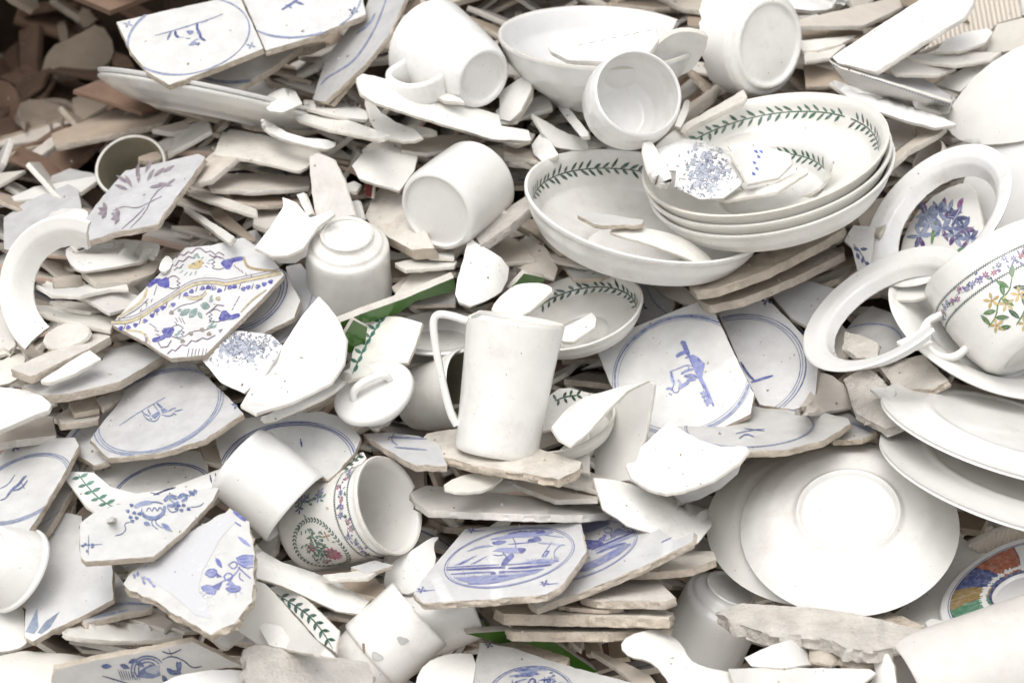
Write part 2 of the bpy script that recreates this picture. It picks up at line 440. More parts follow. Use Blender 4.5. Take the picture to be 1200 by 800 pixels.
def ware(name, w, mats=('white_glaze', 'break_white'), t=(0, 360), s0=0.0, s1=1.0, jag=0.0, nT=80, nS=54, parent=None, broken=False, inmat=None):
    NSEED[0] += 1; sd_ = NSEED[0] * 5.1
    full = abs(t[1] - t[0] - 360) < .01
    rows = []; verts = []; faces = []; fm = []
    nT = max(6, int(nT * abs(t[1] - t[0]) / 360))
    ax0 = (not hasattr(s0, '__len__')) and s0 <= 0
    brk = broken or hasattr(s1, '__len__')
    for i in range(nT if full else nT + 1):
        f = i / nT; tt0 = t[0] + (t[1] - t[0]) * f
        j = jag * (noise.noise((tt0 * .09, sd_, 0)) + .6 * noise.noise((tt0 * .31, sd_, 3))) if jag else 0
        a0 = lerp_list(s0, tt0); a1 = lerp_list(s1, tt0)
        if not ax0: a0 = max(0.0, a0 + j * (1 if a0 > .02 else 0))
        if brk and a1 < .995: a1 = min(1, a1 + j * .8)
        row = []
        e = 0 if full else (1 if i == nT else (-1 if i == 0 else 0))
        def tj(fr):
            if not e or not jag: return tt0
            return tt0 + e * jag * 60 * (noise.noise((fr * 5, sd_ + e * 3, 0)) + .5 * noise.noise((fr * 17, sd_ + e * 3, 2)))
        fs = [a0 + (a1 - a0) * q / nS for q in range(nS + 1)]
        O = [w.pos(tj(x), x) for x in fs]; I = [w.pos(tj(x), x, True) for x in fs]
        mid = (O[-1] + I[-1]) * .5
        if not (brk and a1 < .995):
            d = (O[-1] - w.pos(tt0, fs[-2])); mid = mid + (d.normalized() * w.th * .42 if d.length > 0 else d)
        ring = O + [mid] + I[::-1]
        if not ax0: ring.append((O[0] + I[0]) * .5)
        i0 = len(verts); verts += ring; rows.append(list(range(i0, i0 + len(ring))))
    nr = len(rows[0]); n = nS + 1
    for i in range(len(rows) if full else len(rows) - 1):
        a, b = rows[i], rows[(i + 1) % len(rows)]
        for q in range(nr if not ax0 else nr - 1):
            q2 = (q + 1) % nr
            faces.append([a[q], b[q], b[q2], a[q2]])
            fm.append(1 if (q in (n - 1, n) and brk) or q >= 2 * n else (2 if q > n and inmat else 0))
    if not full:
        for row, fl in ((rows[0], 0), (rows[-1], 1)):
            for q in range(n - 1):
                f = [row[q], row[q + 1], row[2 * n - q - 1], row[2 * n - q]]
                faces.append(f[::-1] if fl else f); fm.append(1)
    ms = list(mats) + ([inmat] if inmat else [])
    o = link(name, verts, faces, ms, w.O.copy(), parent, fm, sharp=50)
    bm = bmesh.new(); bm.from_mesh(o.data); bmesh.ops.remove_doubles(bm, verts=bm.verts, dist=1e-5)
    bmesh.ops.recalc_face_normals(bm, faces=bm.faces); bm.to_mesh(o.data); bm.free()
    o.data.polygons.foreach_set('use_smooth', [True] * len(o.data.polygons)); o.data.set_sharp_from_angle(angle=math.radians(50))
    return o
def strap(name, w, path, t, width, thick, parent, mat='white_glaze', wide_end=1.15):
    """A handle: a flattened strap that leaves the wall, bows out and comes back. path: (r, z) in picture pixels."""
    p = chaikin([(a, b) for a, b in path], 2, False); k = w.k; a = math.radians(t)
    R = w.X * math.cos(a) + w.Y * math.sin(a); Tn = w.A.cross(R)
    verts = []; faces = []; n = len(p); m = 12
    for i in range(n):
        a_, b_ = p[max(0, i - 1)], p[min(n - 1, i + 1)]
        tx, tz = b_[0] - a_[0], b_[1] - a_[1]; l = math.hypot(tx, tz) or 1; nx, nz = -tz / l, tx / l
        e = abs(2 * i / (n - 1) - 1) ** 4; sc = 1 + (wide_end - 1) * e
        for j in range(m):
            g = 2 * math.pi * j / m; cx, cy = math.cos(g), math.sin(g)
            cx = math.copysign(abs(cx) ** .6, cx); cy = math.copysign(abs(cy) ** .6, cy)
            verts.append(w.O + R * ((p[i][0] + nx * cy * thick * .5) * k) + w.A * ((p[i][1] + nz * cy * thick * .5) * k) + Tn * (cx * width * .5 * sc * k))
    for i in range(n - 1):
        for j in range(m): faces.append([i * m + j, i * m + (j + 1) % m, (i + 1) * m + (j + 1) % m, (i + 1) * m + j])
    faces.append(list(range(m))[::-1]); faces.append([(n - 1) * m + j for j in range(m)])
    o = link(name, verts, faces, [mat], w.O.copy(), parent, sharp=60)
    bm = bmesh.new(); bm.from_mesh(o.data); bmesh.ops.recalc_face_normals(bm, faces=bm.faces); bm.to_mesh(o.data); bm.free()
    return o
def wreath(o, w, f, t0, t1,  inner=True, L=9.0, step=8.5, col=GREEN, name='leaf_border', tilt=48, keep=None):
    """a green stem with pairs of leaves, running round the wall at height f"""
    t1 = t0 + (t1 - t0 + 180) % 360 - 180
    pt = Paint(); r = w.rz(f, inner)[0] / w.k; S = w.len / w.k
    a0, a1 = math.radians(t0) * r, math.radians(t1) * r
    pt.line([(a0 + (a1 - a0) * i / 40, 0) for i in range(41)], 1.7, col, 0, 0)
    n = max(1, int(abs(a1 - a0) / step)); sg = 1 if a1 > a0 else -1; rnd = random.Random(int(t0) + 5)
    for i in range(n):
        x = a0 + sg * step * (i + .4)
        for q in (1, -1):
            a = q * (tilt + rnd.uniform(-14, 12)); c = rnd.choice((col, col, GREEN2))
            pt.leaf(x + sg * (0 if q > 0 else step * .3), q * .6, a if sg > 0 else 180 - a, L * rnd.uniform(.7, 1.1), L * rnd.uniform(.24, .34), c)
    fn = lambda x, y: w.pos(math.degrees(x / r), f + y / S, inner)
    return lay(o, pt, fn, lambda P, q: w.nor(math.degrees(q[0] / r), f + q[1] / S, inner), keep, name, .35, w.k)
def onware(o, w, pt, f0=0.0, inner=False, name='painted_decoration', keep=None):
    """paint given as (degrees round, fraction up) on a ware's wall"""
    return lay(o, pt, lambda x, y: w.pos(x, y, inner), lambda P, q: w.nor(q[0], q[1], inner), keep, name, .4, w.k)
def thing(name, w):
    e = bpy.data.objects.new(name, None); e.empty_display_size = .02; e.location = w.O; COL.objects.link(e); return e

MK = {'w': ('white_glaze', 'break_white', 'white_glaze'), 'e': ('cream_glaze', 'break_white', 'cream_glaze'), 's': ('shard_white', 'break_white', 'shard_white'), 'c': ('shard_cream', 'biscuit_white', 'shard_cream'),
      't': ('shard_tan', 'biscuit', 'shard_tan'), 'b': ('shard_brown', 'shard_brown', 'shard_brown'), 'T': ('tile_glaze', 'biscuit', 'biscuit'), 'G': ('tile_grey', 'biscuit', 'biscuit'),
      'g': ('green_glaze', 'biscuit_white', 'biscuit_white'), 'm': ('mortar', 'mortar', 'mortar'), 'B': ('biscuit', 'biscuit', 'biscuit'), 'x': ('biscuit_white', 'biscuit', 'biscuit_white'), 'r': ('maroon_glaze', 'break_white', 'maroon_glaze'),
      'p': ('shard_white', 'shard_pink', 'shard_pink'), 'i': ('ribbed', 'biscuit_white', 'shard_cream')}
TONE = {'w': 'white', 'e': 'cream', 's': 'off-white', 'c': 'cream', 't': 'tan', 'b': 'dark brown', 'T': 'pale glazed', 'G': 'grey glazed', 'g': 'green glazed', 'm': 'mortar-crusted', 'B': 'unglazed clay', 'x': 'chalky', 'r': 'maroon', 'i': 'ribbed clay', 'p': 'pink-bodied'}
def S(name, poly, n=(95, .5), off=0.0, th=6, mk='s', bend=None, sm=0, jag=.7, label=None, cat='shard', lm=None, group=None, step=6, rough=.12):
    if bend is None and mk in 'wesct' and cat == 'shard':      # thrown and moulded ware is never quite flat
        h = random.Random(int(poly[0][0] * 7 + poly[0][1])); lo = 170 if n[1] > .4 else 280
        bend = (h.uniform(0, 180), h.choice((-1, 1)) * h.uniform(lo, 2.2 * lo), h.choice((-1, 1, 1)) * h.uniform(lo * 1.5, 3 * lo))
    o = sheet(name, poly, n, off, th, MK[mk], bend, sm, jag, step, rough=rough)
    return tag(o, cat, label, group, lm, TONE[mk])
def onwall(o, w, pt, t0, f0, inner=False, name='painted_decoration', keep=None, lift=.4):
    r = w.rz(f0, inner)[0] / w.k; q = w.len / w.k
    return lay(o, pt, lambda x, y: w.pos(t0 + math.degrees(x / r), f0 + y / q, inner), lambda P, p: w.nor(t0 + math.degrees(p[0] / r), f0 + p[1] / q, inner), keep, name, lift, w.k)
R1 = random.Random(11)

# ================================================================== the setting: ground, mound, loose rubble
def setting():
    g = link('ground', [Vector(p) for p in ((-60, -60, 0), (60, -60, 0), (60, 60, 0), (-60, 60, 0))], [[0, 1, 2, 3]], ['pale_gravel'], Vector((0, 0, 0)), smooth=False)  # ground out of view, made pale to bounce fill light onto the heap
    g['kind'] = 'structure'
    e1 = Vector((1, 0, 0)); e2 = Vector((0, math.cos(SLOPE), math.sin(SLOPE)))
    vs = []; fs = []; nx, ny = 90, 60
    for j in range(ny + 1):
        for i in range(nx + 1):
            a = -2.4 + 4.8 * i / nx; b = -.9 + 2.9 * j / ny
            p = C0 + e1 * a + e2 * b - HN * (.19 + .04 * noise.noise((a * 6, b * 6, 1)))
            u, v = topx(p)
            dip = max(0, 1 - math.hypot((u - 15) / 190, (v - 50) / 170)); p = p - HN * dip * .62
            p.z -= max(0, b - .92) * 1.7 + max(0, abs(a) - 1.2) * .8
            if p.z < -.05: p.z = -.05
            vs.append(p)
    for j in range(ny):
        for i in range(nx): a = j * (nx + 1) + i; fs.append([a, a + 1, a + nx + 2, a + nx + 1])
    m = link('mound', vs, fs, ['earth'], C0.copy()); m['kind'] = 'structure'
    # loose sherds too many to count: they cover the mound outside the part in view and lie deep in its gaps
    rnd = random.Random(3); vs = []; fs = []; fm = []
    for q in range(5200):
        a = rnd.uniform(-1.9, 1.9); b = rnd.uniform(-.8, 1.6)
        p = C0 + e1 * a + e2 * b; u, v = topx(p); inview = -60 < u < 1260 and -60 < v < 860
        p = p - HN * (rnd.uniform(.105, .15) if inview else rnd.uniform(-.01, .10))
        dip = max(0, 1 - math.hypot((u - 15) / 190, (v - 50) / 170)); p = p - HN * dip * .58
        p.z -= max(0, b - .92) * 1.7 + max(0, abs(a) - 1.2) * .8
        n = Vector((rnd.gauss(0, .4), rnd.gauss(-.35, .4), 1)).normalized(); d = n.cross(Vector((rnd.gauss(0, 1), rnd.gauss(0, 1), .1))).normalized(); d2 = n.cross(d)
        R = rnd.uniform(.02, .055); th = rnd.uniform(.0025, .0045); k = rnd.randint(4, 6); i0 = len(vs); e = rnd.uniform(.45, 1)
        for s in (1, -1):
            for i in range(k):
                t = 2 * math.pi * (i + (hash((q, i)) % 100) / 250) / k; r = R * (.75 + (hash((q, i, 4)) % 100) / 200)
                vs.append(p + d * r * math.cos(t) + d2 * r * e * math.sin(t) + n * s * th)
        mi = (rnd.choices((1, 2, 3), (1, 4, 4))[0] if inview else rnd.choices((0, 1, 2, 3), (2, 3, 4, 2))[0]) if dip < .15 else 3  # sherds in view get browner colours, painting in the shade of the gaps
        fs.append(list(range(i0, i0 + k))); fs.append([i0 + k + i for i in range(k)][::-1]); fm += [mi, mi]
        for i in range(k): j = (i + 1) % k; fs.append([i0 + j, i0 + i, i0 + k + i, i0 + k + j]); fm.append(mi)
    r = link('crockery_rubble', vs, fs, ['shard_white', 'shard_cream', 'shard_tan', 'shard_brown'], C0.copy(), fm=fm, smooth=False)
    r['kind'] = 'stuff'; r['label'] = 'loose tan and cream sherds deep in the heap'
setting()

# ================================================================== profiles (radius, height) in picture pixels
def cup_prof(rb, rt, h, foot=3, bulge=0):
    rm = (rb + rt) / 2 + bulge
    return [(0, foot), (rb * .78, foot), (rb * .82, 0), (rb * .93, 0), (rb, foot * .9 + 2), (rb + (rm - rb) * .6, h * .25), (rm, h * .55), (rt, h)]
def bowl_prof(R, h, fr=.48, foot=5, lip=0):
    f = R * fr
    return [(0, foot), (f * .85, foot), (f * .9, 0), (f * 1.02, 0), (f * 1.06, foot), (R * .68, h * .16 + foot), (R * .85, h * .42), (R * .94, h * .72), (R * .965, h * .9), (R * .99, h * .985), (R, h)]
def plate_prof(R, h=18, well=.62):
    return [(0, 3), (R * well * .8, 3), (R * well * .84, 0), (R * well * .9, 0), (R * well * .93, 4), (R * well * 1.1, h * .6), (R * .85, h * .86), (R, h)]

# ================================================================== stacked green-leaf bowls and the big bowl
w = Ware((757, 242), (78, .42), bowl_prof(145, 66, .42, 5), 5.5, .055, 66)
o = ware('leaf_bowl', w, ('cream_glaze', 'break_white'), nT=120)
tag(o, 'bowl', 'large white bowl with green leaf border inside, two shards lying in it', lm='the large open leaf bowl')
wreath(o, w, .885, w.t_at(640, 222), w.t_at(765, 195) - 4, True, 14, 11.5, GREEN)
for i in range(3):
    w = Ware((896 + i * 1.5, 181), (102, .46), bowl_prof(146, 54, .44, 5), 5, .095, 54 + i * 13.5)
    o = ware('leaf_bowl', w, ('cream_glaze', 'break_white'), nT=120, s1=1.0 if i else [(0, 1), (360, 1)])
    tag(o, 'bowl', ('topmost of three stacked white bowls, green leaf border inside, holding shards', 'middle one of three stacked white bowls', 'lowest of three stacked white bowls, its round side showing')[i], 'stacked leaf bowls', 'the three stacked bowls' if i == 2 else None)
    if i == 0:
        wreath(o, w, .875, w.t_at(1016, 165), w.t_at(992, 128), True, 14, 11.5, (0.07, 0.10, 0.065))
        wreath(o, w, .875, w.t_at(985, 126), w.t_at(800, 172), True, 14, 11.5, (0.045, 0.14, 0.06))
        wtop = w
# broken rim piece standing inside the top bowl and a smaller one with a second border
w = Ware((880, 214), (100, .47), bowl_prof(100, 44, .42, 4), 4, .105, 44)
o = ware('bowl_rim_shard', w, ('cream_glaze', 'break_white'), t=(w.t_at(968, 195), w.t_at(850, 165)), s0=.45, jag=.05, nT=140)
tag(o, 'shard', 'curved rim shard with bright green leaf border inside the topmost stacked bowl')
wreath(o, w, .885, w.t_at(966, 190) + 2, w.t_at(862, 172), True, 12, 10, GREEN2)
# crack line piece
S('bowl_shard', [(752, 168), (763, 164), (772, 178), (776, 194), (790, 205), (778, 222), (760, 205)], (70, .6), .115, 4, 'e', (0, -40, -60), 1, .2, label='small curled white shard with dark leaf sprig at the edge of the stacked bowls')
o = S('cup_shard', Z(600, 100, [(620, 320), (770, 265), (800, 250), (900, 260), (1000, 300), (1110, 360), (1125, 400), (1070, 470), (990, 530), (880, 535), (760, 480), (770, 400), (660, 410)]), (100, .72), .128, 4, 'w', (60, 52, 200), 0, .8, label='broken cup piece with grey-blue flower print lying in the stacked bowls')
pt = Paint(); rr = random.Random(5)
def transfer_print(pt, x, y, rx, ry, rr):
    """grey-blue printed bouquet: pale washes, then mid tones, then fine dark strokes"""
    for i in range(46): pt.blob(rr.gauss(x, rx * .8), rr.gauss(y, ry * .8), rr.uniform(2, 4.4), rr.uniform(1.5, 3), rr.uniform(0, 180), (0.50, 0.53, 0.60))
    for i in range(150): pt.leaf(rr.gauss(x, rx), rr.gauss(y, ry), rr.uniform(0, 360), rr.uniform(3, 6.5), rr.uniform(1.2, 2.8), rr.choice(((0.34, 0.37, 0.45), (0.26, 0.29, 0.38), (0.42, 0.45, 0.52))))
    for i in range(170):
        a, b, t = rr.gauss(x, rx * .9), rr.gauss(y, ry * .9), rr.uniform(0, 6.28)
        pt.line([(a, b), (a + 2.5 * math.cos(t), b + 2.5 * math.sin(t)), (a + 4 * math.cos(t + .7), b + 4 * math.sin(t + .7))], .9, rr.choice(((0.09, 0.11, 0.18), (0.14, 0.16, 0.24))), 0)
transfer_print(pt, 826, 203, 14, 15, rr)
decorate(o, pt)
o = S('cup_shard', [(856, 178), (868, 172), (890, 170), (905, 174), (926, 180), (928, 192), (912, 208), (890, 213), (878, 216)], (80, .6), .122, 4, 'w', (20, -60, 0), 0, .5, label='small curled white shard with blue dabs inside the topmost stacked bowl')
pt = Paint()
for x, y in ((886, 178), (889, 184), (884, 191), (887, 198), (892, 178), (883, 204)): pt.blob(x, y, 2.6, 1.6, 40, (0.13, 0.20, 0.65))
decorate(o, pt)
S('plate_shard', [(800, 214), (845, 226), (900, 218), (945, 196), (948, 202), (910, 225), (850, 235), (810, 226)], (100, .5), .12, 4, 'e', None, 0, .6)
# in the large bowl
o = S('plate_shard', [(676, 252), (690, 249), (720, 252), (755, 258), (752, 263), (712, 264), (697, 263)], (95, .35), .10, 5, 'T', None, 0, .8, label='flat bluish shard lying in the large leaf bowl')
S('rim_shard', [(710, 270), (740, 265), (775, 270), (805, 280), (832, 300), (838, 313), (826, 312), (792, 297), (755, 284), (728, 277)], (70, .6), .115, 4, 'w', (-20, 120, 80), 1, .3, label='curved white rim piece hanging over the front of the large leaf bowl')

# small leaf bowl behind the jug
w = Ware((676, 366), (106, .52), bowl_prof(80, 34, .42, 4), 4, .02, 34)
o = ware('leaf_bowl', w, ('cream_glaze', 'break_white'), nT=100, t=(w.t_at(628, 345) - 330, w.t_at(628, 345)) if False else (0, 360))
tag(o, 'bowl', 'small white bowl with green leaf border behind the tall jug', lm='the small leaf bowl')
wreath(o, w, .84, w.t_at(742, 352), w.t_at(628, 350), True, 13, 10, GREEN)
S('plate_shard', Z(600, 200, [(-80, 610), (0, 540), (60, 525), (150, 525), (200, 555), (150, 600), (60, 680), (-30, 690), (-100, 660)]), (105, .6), .055, 5, 'w', (20, -130, 0), 1, .3, label='white plate shard with rounded rim leaning between jug and small leaf bowl')
S('plate_shard', Z(600, 200, [(180, 755), (280, 715), (375, 662), (395, 690), (390, 730), (290, 800), (240, 800)]), (110, .6), .05, 5, 'w', None, 0, .5, label='white shard standing in the small leaf bowl beside the jug')
# lower leaf bowl with shards, right of the jug
w = Ware((662, 497), (108, .5), bowl_prof(62, 30, .4, 4), 4, .045, 30)
o = ware('leaf_bowl', w, ('cream_glaze', 'break_white'), nT=90, t=(w.t_at(622, 535), w.t_at(622, 535) + 205), jag=.03, broken=True, s0=0.02)
tag(o, 'bowl', 'broken small leaf bowl close beside the foot of the tall jug')
wreath(o, w, .8, w.t_at(705, 512), w.t_at(718, 488), True, 9, 7.5, GREEN)
o = S('rim_shard', [(628, 482), (640, 466), (655, 455), (668, 454), (690, 460), (680, 475), (660, 500), (632, 505)], (110, .6), .052, 4, 'e', (0, -90, 0), 0, .5, label='white rim piece with green leaves in the broken bowl beside the jug')
pt = Paint(); pt.line([(650, 470), (662, 465), (678, 463)], 1.6, GREEN)
for x, y, a in ((652, 469, 120), (660, 466, 60), (661, 466, -60), (668, 464, 70), (670, 464, -50), (676, 463, 50), (655, 468, -100), (676, 463, -30)): pt.leaf(x, y, -a, 8, 3.4, GREEN)
decorate(o, pt)

# ================================================================== the tall jug and the things round it
w = Ware((581, 532), (81.5, .13), [(0, 3), (40, 3), (43, 0), (47, 1), (49, 8), (51, 60), (54, 110), (58, 160)], 4.5, .07, 0)
root = thing('jug', w)
b = ware('body', w, parent=root, s1=[(0, 1), (95, 1), (100, 1), (140, 1), (170, .97), (182, .925), (192, .935), (198, .965), (215, .985), (225, 1), (300, 1)], jag=.004)
strap('handle', w, [(50, 28), (60, 40), (80, 90), (95, 138), (94, 152), (80, 154), (56, 150)], w.t_dir(180), 16, 9.5, root, wide_end=1.3)
tag(root, 'jug', 'tall white jug standing upright, loop handle and chipped rim', lm='the tall white jug')
w = Ware((549, 455), (12, .56), cup_prof(36, 48, 84), 4, .0, 84)
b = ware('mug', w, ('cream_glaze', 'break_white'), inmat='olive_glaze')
tag(b, 'mug', 'white mug lying behind the jug handle, dark inside showing')
# lid with strap handle
w = Ware((437, 458), (117, .66), [(0, -4), (32, -4), (34, -13), (38, -13), (39, -3), (46, -2), (49.5, 1), (49.5, 7), (46, 10), (38, 10.5), (1, 13), (0, 13)], .8, .06, 8)
root = thing('lid', w)
b = ware('lid_disc', w, parent=root, nT=96)
strap('handle', w, [(-24, 8), (-23, 20), (-10, 27), (10, 27), (23, 20), (24, 8)], 20, 10, 8, root)
tag(root, 'lid', 'round white lid with loop handle lying beside the tall jug', lm='the handled lid')
S('pottery_shard', Z(300, 400, [(525, 390), (560, 375), (600, 345), (640, 345), (635, 380), (590, 385), (570, 410), (530, 405)]), (100, .5), .03, 5, 'e', (0, 30, 0), 1, .4)
# plate beneath the jug handle
w = Ware((515, 392), (92, .38), plate_prof(64, 14), 4, -.02, 14)
tag(ware('saucer', w), 'saucer', 'pale saucer tucked behind the jug handle and leaf shard')
S('plate_shard', [(483, 358), (498, 348), (520, 344), (534, 344), (534, 357), (510, 357)], (95, .35), .0, 4, 'T', None, 0, .5)
# leaf shard behind the lid
o = S('rim_shard', [(408, 445), (413, 412), (428, 374), (440, 369), (470, 371), (495, 378), (488, 402), (478, 425), (455, 425), (430, 440)], (110, .66), .035, 5, 'e', (60, -120, 0), 0, .5, label='white plate shard with vertical green leaf sprig behind the handled lid')
pt = Paint(); pt.line([(448, 375), (437, 390), (425, 412), (413, 438)], 1.8, (0.05, 0.19, 0.13))
for x, y in ((446, 378), (440, 386), (434, 395), (429, 404), (424, 414), (419, 425), (414, 436)):
    pt.leaf(x, y, -55, 10, 4.4, (0.07, 0.22, 0.17)); pt.leaf(x, y, -150, 10, 4.4, (0.05, 0.19, 0.13))
decorate(o, pt)
# ================================================================== green glazed tiles
S('green_tile', [(397, 378), (430, 365), (475, 349), (532, 325), (534, 341), (487, 353), (468, 367), (432, 378), (402, 386)], (-66, .66), .035, 10, 'g', None, 0, .4, label='bright green glazed tile standing on edge left of the jug handle', cat='tile', lm='the bright green tile')
S('green_tile', [(400, 398), (414, 374), (431, 383), (428, 405), (410, 414), (398, 412)], (-60, .68), .04, 6, 'g', None, 0, .4, label='small green glazed tile piece under the bright green tile', cat='tile')
S('green_tile', [(596, 340), (614, 320), (640, 326), (634, 338), (612, 346)], (-60, .66), .015, 7, 'g', None, 0, .5, label='green glazed corner showing just above the small leaf bowl', cat='tile')
S('green_tile', [(545, 742), (600, 738), (645, 748), (700, 786), (690, 800), (640, 776), (590, 755)], (-65, .6), .0, 9, 'g', None, 0, .4, label='dark green glazed tile under the stacked tile slabs', cat='tile')
S('green_tile', [(505, 738), (560, 728), (602, 722), (598, 733), (560, 742), (525, 752)], (-70, .55), -.01, 7, 'g', None, 0, .4, label='green glazed sliver between the white vase and the stacked tiles', cat='tile')

# ================================================================== mugs and cups
w = Ware((567, 92), (-30, .74), [(0, 4), (26, 4), (29, 0), (34, 0), (37, 5), (42, 14), (49, 45), (55, 85), (59, 122)], 4, .05, 0)
# (built mouth up along its axis: turn the axis so the base faces out)
w = Ware((567, 92), (150, -.74), [(0, 6), (28, 6), (30.5, 5), (31, 0), (35, 0), (38, 4), (43, 18), (50, 50), (56, 85), (60, 112)], 4, .06, 0)
root = thing('mug', w)
ware('body', w, parent=root)
strap('handle', w, [(44, 22), (66, 20), (86, 34), (90, 62), (80, 82), (54, 84)], w.t_dir(212, .6), 30, 9, root)
tag(root, 'mug', 'large white mug with square strap handle tipped over near the blue tiles', lm='the tipped strap-handled mug')
w = Ware((511, 248), (36, -.76), [(0, 5), (41, 5), (43, 4), (43.5, 0), (47, 0), (50, 4), (52, 14), (53, 50), (53, 92)], 4, .06, 0)
root = thing('mug', w); ware('body', w, parent=root)
strap('handle_stub', w, [(50, 70), (60, 72), (66, 70)], w.t_dir(-35, .2), 15, 9, root, 'break_white')
tag(root, 'mug', 'plain white mug on its side, wide flat base facing out', lm='the mug with the flat base')
# embossed upside-down cup
def embossed(c, ax, off, sc, label, lm):
    w = Ware(c, ax, [(a * sc, b * sc) for a, b in [(0, -4), (25, -4), (27, -3), (27, 0), (30, 0), (31, -7), (42, -13), (43, -17), (46, -18), (49, -21), (50, -27), (50.5, -60), (52, -88)]], -4, off, 0)
    root = thing('cup', w); ware('body', w, parent=root, nT=96)
    pt = Paint()
    for i in range(26):
        x = i * 2 * math.pi * 38 * sc / 26
        pt.line([(x, -4), (x + 5, -1), (x + 3, 3), (x - 1, 3), (x + 2, 0)], 1.3, (0.80, 0.79, 0.76))
        pt.leaf(x + 4, 1, 60, 7, 2.6, (0.80, 0.79, 0.76)); pt.leaf(x + 6, 1, -50, 6, 2.2, (0.80, 0.79, 0.76))
    onwall(root, w, pt, 0, .375, False, 'embossed_scrolls', lift=1.3)
    tag(root, 'cup', label, lm=lm); return w
embossed((406, 273), (93, .66), .055, 1.0, 'upside-down cream cup with embossed ring round its foot', 'the upside-down embossed cup')
embossed((858, 688), (62, .55), -.005, 1.0, 'embossed upside-down cup half buried under the large upturned bowl', 'the half-buried embossed cup')
# round cup facing the camera
w = Ware((748, 109), (48, .90), [(0, 1), (28, 1), (33, 2), (46, 12), (54, 32), (57, 55), (56, 72), (53, 84)], 4, .14, 84)
tag(ware('cup', w, nT=100), 'cup', 'round white cup with its open mouth facing out, above the bowls', lm='the round open cup')
# broken cup, top
w = Ware((903, 52), (174, -.70), [(0, 4), (45, 4), (48, 0), (52, 0), (54, 4), (60, 7), (63, 14), (64, 40), (65, 80), (66, 105)], 4.5, .05, 0)
tag(ware('cup', w, s1=[(0, .80), (60, .72), (100, .60), (150, .66), (200, .7), (250, .84), (300, .9)], jag=.05), 'cup', 'broken white cup on its side, ridged base towards the top edge', lm='the broken ridged cup')
# plain mug butted against the botanical mug
w = Ware((345, 595), (-41, .12), [(0, 3), (34, 3), (38, 0), (44, 2), (49, 12), (50, 45), (51, 92)], 4, .055, 92)
tag(ware('mug', w), 'mug', 'plain white mug lying mouth to mouth against the flower-painted mug', lm='the plain lying mug')
# botanical mug
def botanical(w, root, t0, f, fh, ncol, rnd, oval=True):
    """two zigzag lines with a row of small flowers, and a flower spray below"""
    H_ = w.len / w.k; r = w.rz(f, False)[0] / w.k; arc = math.pi * r
    pt = Paint()
    for y in (0, 21):
        x = -arc
        while x < arc:
            pt.line([(x, y - 1.8), (x + 1.5, y + 1.8)], 1.1, (0.07, 0.11, 0.10), 0); pt.line([(x + 1.5, y + 1.8), (x + 3, y - 1.8)], 1.1, (0.07, 0.11, 0.10), 0); x += 3
        pt.line([(x_, y) for x_ in [-arc + 2 * arc * i / 60 for i in range(61)]], .7, (0.10, 0.16, 0.13), 0, 0)
    x = -arc
    while x < arc:
        y = 10.5 + 3 * math.sin(x * .2)
        pt.line([(x, 10.5 + 3 * math.sin(x * .2)), (x + 8, 10.5 + 3 * math.sin((x + 8) * .2))], .9, GREEN2, 0)
        for q in range(3): pt.leaf(x + rnd.uniform(-2, 4), y + rnd.uniform(-5, 5), rnd.uniform(0, 360), rnd.uniform(4, 6.5), 2.2, rnd.choice((GREEN2, (0.16, 0.25, 0.17), (0.17, 0.18, 0.36), VIOLET)))
        pt.flower(x + 4, y + rnd.uniform(-4, 4), 3.9, rnd.choice((PINK, (0.40, 0.12, 0.25), VIOLET, (0.25, 0.28, 0.5))), None, 6)
        x += 9
    onwall(root, w, pt, t0, f, False, 'flower_band')
# mouth towards the right
w = Ware((455, 592), (17, .60), [(0, 4), (36, 4), (40, 0), (46, 1), (50, 8), (52, 40), (54, 90), (57, 128), (60, 134)], 4.5, .06, 134)
root = thing('mug', w); ware('body', w, ('cream_glaze', 'break_white'), parent=root, nT=140, s1=[(0, 1), (w.t_dir(20) - 24, 1), (w.t_dir(20) - 20, .965), (w.t_dir(20) - 12, .975), (w.t_dir(20) - 6, .955), (w.t_dir(20) + 2, .97), (w.t_dir(20) + 6, 1), (w.t_dir(20) + 60, 1)], jag=.004)
rnd = random.Random(4); tf = w.t_cam() - 14 * (1 if w.t_dir(-90) > w.t_cam() else -1)
td = w.t_dir(-75); tc_ = w.t_cam(); dd = (td - tc_ + 180) % 360 - 180; tf = tc_ + dd * .33
botanical(w, root, tf, .80, 20, 3, rnd)
pt = Paint()
for i in range(46):
    a = 2 * math.pi * i / 46; pt.leaf(38 * math.cos(a), -8 + 33 * math.sin(a), math.degrees(a) + 60, 6, 2.2, (0.07, 0.14, 0.09)); pt.leaf(38 * math.cos(a), -8 + 33 * math.sin(a), math.degrees(a) + 130, 5, 2, (0.10, 0.17, 0.12))
for i in range(120):
    pt.leaf(rnd.gauss(0, 14), rnd.gauss(-9, 8), rnd.uniform(0, 360), rnd.uniform(4, 9), 2.4, rnd.choice((TEAL, GREEN2, (0.24, 0.36, 0.30), (0.12, 0.22, 0.14))))
pt.flower(12, 4, 11, (0.55, 0.16, 0.25), (0.4, 0.05, 0.12), 12); pt.flower(-5, -18, 6, PINK, None, 7); pt.flower(-14, 12, 6, (0.5, 0.35, 0.2), PLUM, 4); pt.flower(20, -14, 5, (0.5, 0.2, 0.3), None, 6)
onwall(root, w, pt, tf, .60, False, 'oval_wreath')
pt = Paint()
